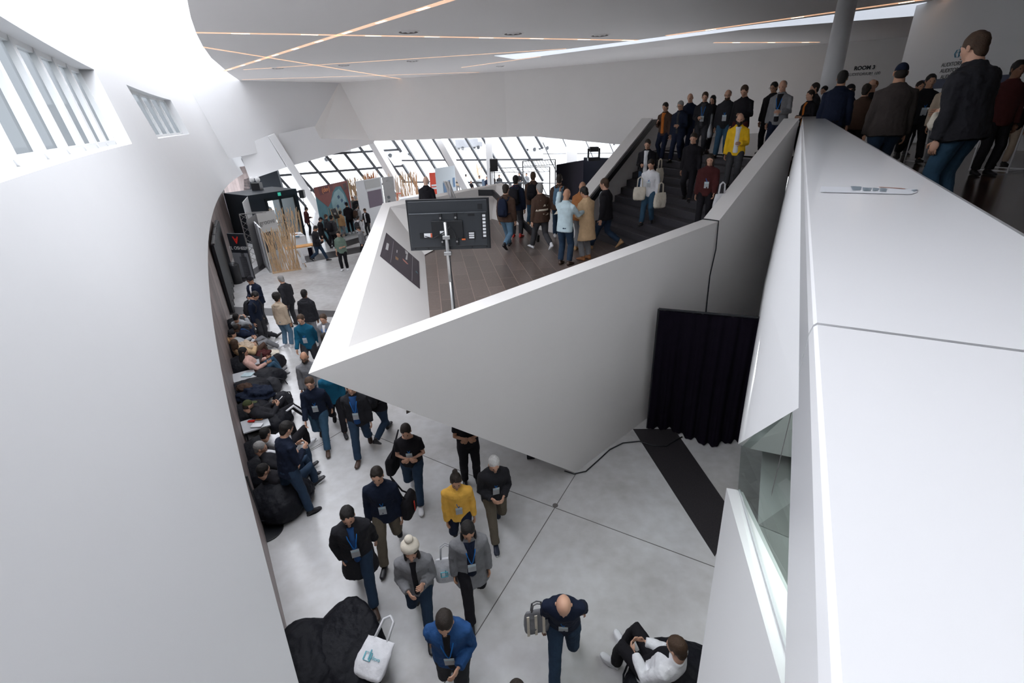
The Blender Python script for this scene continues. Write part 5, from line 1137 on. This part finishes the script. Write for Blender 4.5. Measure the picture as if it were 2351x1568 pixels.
# big illustrated backdrop: plain arches and blobs
R=rect(720,431,797,414,3.0); TE=mat('backdrop_teal',(.10,.27,.33),.6,noise=.35,scale=2); RD=mat('backdrop_red',(.25,.06,.05),.6,noise=.2,scale=3)
t=panel('backdrop','tall teal backdrop with dark red arches behind the stands','backdrop',R,TE)
def poly2(pts,cm,nm,off): MB().slab([sub(R,s,t_,s,t_)[0]+np.array([0,-off,0]) for s,t_ in pts],(0,.01,0)).build(nm,cm,t)
poly2([(0,0),(1,0),(1,.09),(.62,.07),(.5,.16),(.4,.32),(.3,.4),(.18,.3),(.06,.2),(0,.14)],RD,'arch',.04)
poly2([(.72,.0),(1,0),(1,.9),(.96,.55),(.92,.35),(.86,.2)],RD,'arch',.05)
poly2([(.42,.30),(.55,.16),(.70,.12),(.82,.24),(.88,.45),(.86,.75),(.45,.8)],mat('backdrop_pale',(.30,.48,.52),.6,noise=.25,scale=3),'scene',.045)
poly2([(.12,.0),(.55,.0),(.53,.13),(.14,.16)],mat('backdrop_plum',(.17,.035,.04),.6),'title_plate',.06)
poly2([(.85,.05),(.96,.04),(.95,.16),(.86,.17)],mat('backdrop_plate',(.10,.06,.06),.6),'small_plate',.065)
for s,q in((.62,.25),(.7,.33),(.55,.42),(.78,.4)): poly2([(s,q),(s+.05,q-.02),(s+.08,q+.03),(s+.02,q+.06)],mat('backdrop_blob',(.05,.12,.22),.6),'blob',.06)
q=sub(R,.15,.02,.52,.13); text('(dev)',.36,mat('title_orange',(.8,.25,.08),.5),t,frameM((q[0]+q[2])/2+[0,-.1,0],q[1]-q[0],(0,0,1)),bold=.008)
# slat sculptures near the backdrop and beyond
slats('slender timber slats fanned in front of the teal backdrop',(fp(742,530),fp(775,525)),2.3,11,26,fan=.5)
slats('timber slats leaning behind the black tablet board',(fp(762,548),fp(790,540)),1.7,12,14,fan=.5)
t=thing('tablet_board',(0,0,0),'tilted black board on the slats in the crowd','board'); MB().slab([G(759,482,1.9),G(768,478,1.9),G(779,500,1.2),G(770,503,1.2)],(.02,.05,0)).build('sheet',BLK,t); MB().slab([G(766,489,1.66),G(770,488,1.66),G(772,492,1.5),G(769,493,1.5)],(0,-.03,0)).build('print',GRY,t)
slats('tall timber slats round the grey plant wall',(G(815,500,0),G(850,492,0)),2.6,13,55,fan=.5)
slats('dense orange timber slats under the white canopy',(G(848,478,0),G(876,474,0)),2.6,14,60,fan=.3,col=mat('orange_slat',(.60,.24,.08),.6))
t=thing('monitor',(0,0,0),'black monitor on a stand before the teal backdrop','monitor'); R=rect(776,458,795,455,1.75,.9); MB().slab(R,(0,.06,0)).build('screen',BLK,t); MB().bar((R[0]+R[1])/2*[1,1,0],(R[0]+R[1])/2*[1,1,0]+[0,0,.9],.08).build('stand',BLK,t)
R=rect(815,417,874,406,2.9); panel('stand_wall','white stand wall with grey heading behind the orange slats','stand',R,WHITEP,parts=[('heading',sub(R,.35,.02,.95,.2),GRY),('photo_strip',sub(R,.4,.25,.95,.6),mat('photo_mauve',(.2,.15,.2),.6))])
R=rect(876,407,902,405,2.7); t=panel('stand_tower','plain white tower with a grey ring mark and two small dots','stand',R,mat('tower_white',(.62,.62,.62),.6)); 
q=np.array(sub(R,.5,.2,.5,.2)[0]); m=MB()
for i in range(16): m.bar(q+[math.cos(i*.3927)*.28,-.03,math.sin(i*.3927)*.28],q+[math.cos((i+1)*.3927)*.28,-.03,math.sin((i+1)*.3927)*.28],.05,.02)
m.build('ring_mark',GRY,t)
for k in(.5,.62): q=np.array(sub(R,.4,k,.4,k)[0]); MB().ell(q+[0,-.04,0],(.1,.02,.1)).build('dot',mat('midgrey',(.2,.22,.24),.5),t)
slats('open timber slats around the red chairs',(G(905,478,0),G(965,465,0)),2.5,15,60,fan=.35)
t=thing('long_table',(0,0,0),'long white cloth covered table behind the balustrade','table'); MB().slab([G(918,458,.9),G(962,450,.9),G(962,446,.9),G(916,453,.9)],(0,0,-.35)).build('cloth',WHITEP,t)
for q in(G(918,458,.0),G(962,450,.0)): MB().bar(q,q+[0,0,.9],.05).build('leg',WOODM,t)
RDM=mat('red_lacquer',(.6,.06,.03),.4)
for k,(u,v) in enumerate([(915,426),(917,444)]):
    q=G(u,v,1.2-.3*k); t=thing('red_stool',(q[0],q[1],0),['tall red stool among the open slats','lower red stool in front of the tall one'][k],'stool'); hh=q[2]
    MB().box((0,0,hh),(.5,.4,.06)).build('seat',RDM,t)
    for a in(-1,1):
        for b in(-1,1): MB().bar((a*.2,b*.16,hh),(a*.24,b*.2,0),.04).build('leg',RDM,t)
R=rect(985,397,1012,395,2.4,.2); t=panel('red_banner','bright red banner with white lines of print by the window','banner',R,mat('banner_bright_red',(.70,.08,.04),.5),parts=[('print_line',sub(R,.1,.4,.75,.46),LBL),('print_line',sub(R,.12,.5,.95,.56),LBL),('print_line',sub(R,.5,.08,.95,.15),mat('pale_red',(.75,.3,.25),.5))])
R=rect(985,420,1000,418,1.3); panel('counter','small white counter before the red banner','counter',R,WHITEP,(0,.5,0))
R=rect(998,387,1043,380,3.0); panel('stand_wall','pale blue-white stand wall with small pictures beyond the red banner','stand',R,mat('stand_pale',(.60,.66,.70),.5),parts=[('picture',sub(R,.35,.35,.5,.6),mat('pic_blue',(.1,.2,.35),.5)),('picture',sub(R,.6,.32,.72,.55),MC['pic_blue']),('picture',sub(R,.86,.28,.97,.5),MC['pic_blue'])])
t=thing('white_board',(0,0,0),'white board leaning at the landing behind the television','board'); MB().slab([G(1017,415,4.75),G(1030,417,4.75),G(1045,456,4.2),G(1034,458,4.2)],(.02,.06,0)).build('sheet',WHITEP,t); MB().bar(G(1023,416,4.75),G(1039,456,4.2),.02).build('spine',GRY,t); MB().bar(G(1038,456,4.2),G(1038,456,4.2)*[1,1,0]+[0,0,LZ],.03).build('foot_post',STEEL,t)
slats('narrow fan of timber slats beside the vertical column',(G(1098,437,0),G(1116,436,0)),2.6,16,26,fan=.4)
R=rect(1106,412,1112,411,1.9); panel('blue_board','small blue board beside the navy suit','board',R,mat('board_blue',(.06,.1,.16),.5))
t=thing('wall_speaker',(0,0,0),'small black loudspeaker on a thin pole beyond the queue','loudspeaker'); q=G(1134,379,3.4); MB().box(tuple(q),(.5,.4,.75)).build('cabinet',BLK,t); MB().bar(q*[1,1,0],q,.06).build('pole',BLK,t)
# thin lighting trusses before the right windows
for k,(u0,v0,u1,v1,z) in enumerate([(1125,386,1262,383,3.0),(1200,370,1275,366,3.7)]):
    A=G(u0,v0,z);B=G(u1,v1,z); t=thing('lighting_truss',(0,0,0),['long thin grey lighting truss before the right windows','shorter higher grey truss left of the black box'][k],'truss'); m=MB(); m.bar(A,B,.05); m.bar(A-[0,0,.3],B-[0,0,.3],.04)
    for i in range(12): m.bar(A+(B-A)*i/12,A+(B-A)*(i+1)/12-[0,0,.3],.03)
    m.build('chord',mat('truss_grey',(.3,.3,.3),.5),t)
    for q in(A,B): MB().bar(q*[1,1,0],q,.07).build('leg',MC['truss_grey'],t)
# black box stage by the stair
A=G(1277,379,3.3);B=G(1352,366,3.3);Cc=G(1440,372,3.1)
t=thing('black_booth',(0,0,0),'large black curtained booth behind the stair foot','booth'); m=MB(); m.slab([A,B,B*[1,1,0],A*[1,1,0]],(.1,.4,0)); m.build('left_side',BLACKFAB,t)
A2=G(1340,362,3.6);B2_=G(1425,364,3.6); MB().slab([A2,B2_,B2_*[1,1,0],A2*[1,1,0]],(.1,.5,0)).build('front',mat('booth_navy',(.008,.012,.03),.6),t)
R=rect(1354,380,1372,379,3.0,1.0); MB().slab([x-np.array([.1,.25,0]) for x in R],(0,.02,0)).build('pale_panel',mat('booth_panel',(.45,.5,.5),.4),t)  # plain pale grey panel on the booth front
q=G(1358,352,4.0); t=thing('moving_head_lamp',tuple(q+np.array([.2,.4,0])),'black moving-head lamp on top of the black booth','lamp'); MB().box((0,0,-.35),(.7,.5,.2)).build('base',BLK,t); MB().box((0,0,.2),(.55,.5,.28)).build('head',BLK,t,bevel=.05)
for a in(-1,1): MB().bar((a*.33,0,-.3),(a*.33,0,.25),.1,.2).build('yoke_arm',BLK,t)
# ---- outside the windows: pale sheds and yard in the distance
for k,(x,y,w,d,h,c) in enumerate([(-70,150,40,20,9,(.5,.5,.52)),(-20,170,36,20,11,(.58,.56,.54)),(30,160,44,20,8,(.45,.46,.48)),(80,190,50,20,12,(.55,.55,.58)),(-120,190,50,30,14,(.5,.48,.46))]):
    t=thing('building',(x,y,0),['grey shed outside seen through the left windows','pale block outside behind the slanting columns','long low building outside the right windows','tall pale building outside at the far right','brown-grey building outside at the far left'][k],'building'); MB().box((0,0,h/2),(w,d,h)).build('walls',mat('far_wall_%d'%k,c,.8),t); MB().box((0,0,h+.3),(w+1,d+1,.6)).build('roof',mat('far_roof',(.35,.35,.36),.8),t)
    for i in range(5): MB().box((-w/2+w*(i+.5)/5,-d/2-.06,h*.55),(w/9,.1,h*.25)).build('window',mat('far_window',(.2,.24,.28),.3),t)
for k,(x,y,c) in enumerate([(-34,94,'white'),(-20,98,'lightgrey'),(-8,112,'grey'),(6,100,'white'),(24,108,'lightgrey')]):
    t=thing('van',(x,y,0),['white van parked outside at the far left','pale grey van parked outside left of centre','mid grey van parked outside in the middle','white van parked outside right of centre','pale grey van parked outside at the right'][k],'van',rz=R_(15*k)); MB().box((0,0,1.3),(4.6,1.9,1.7)).build('body',fab(c),t,bevel=.2); MB().box((2.7,0,.95),(1.2,1.8,1.0)).build('bonnet',fab(c),t,bevel=.15)
    for a in(-1.5,2.2):
        for b in(-.95,.95): MB().tube([(a,b-.1,.35),(a,b+.1,.35)],.35,14).build('wheel',BLK,t)
flush()
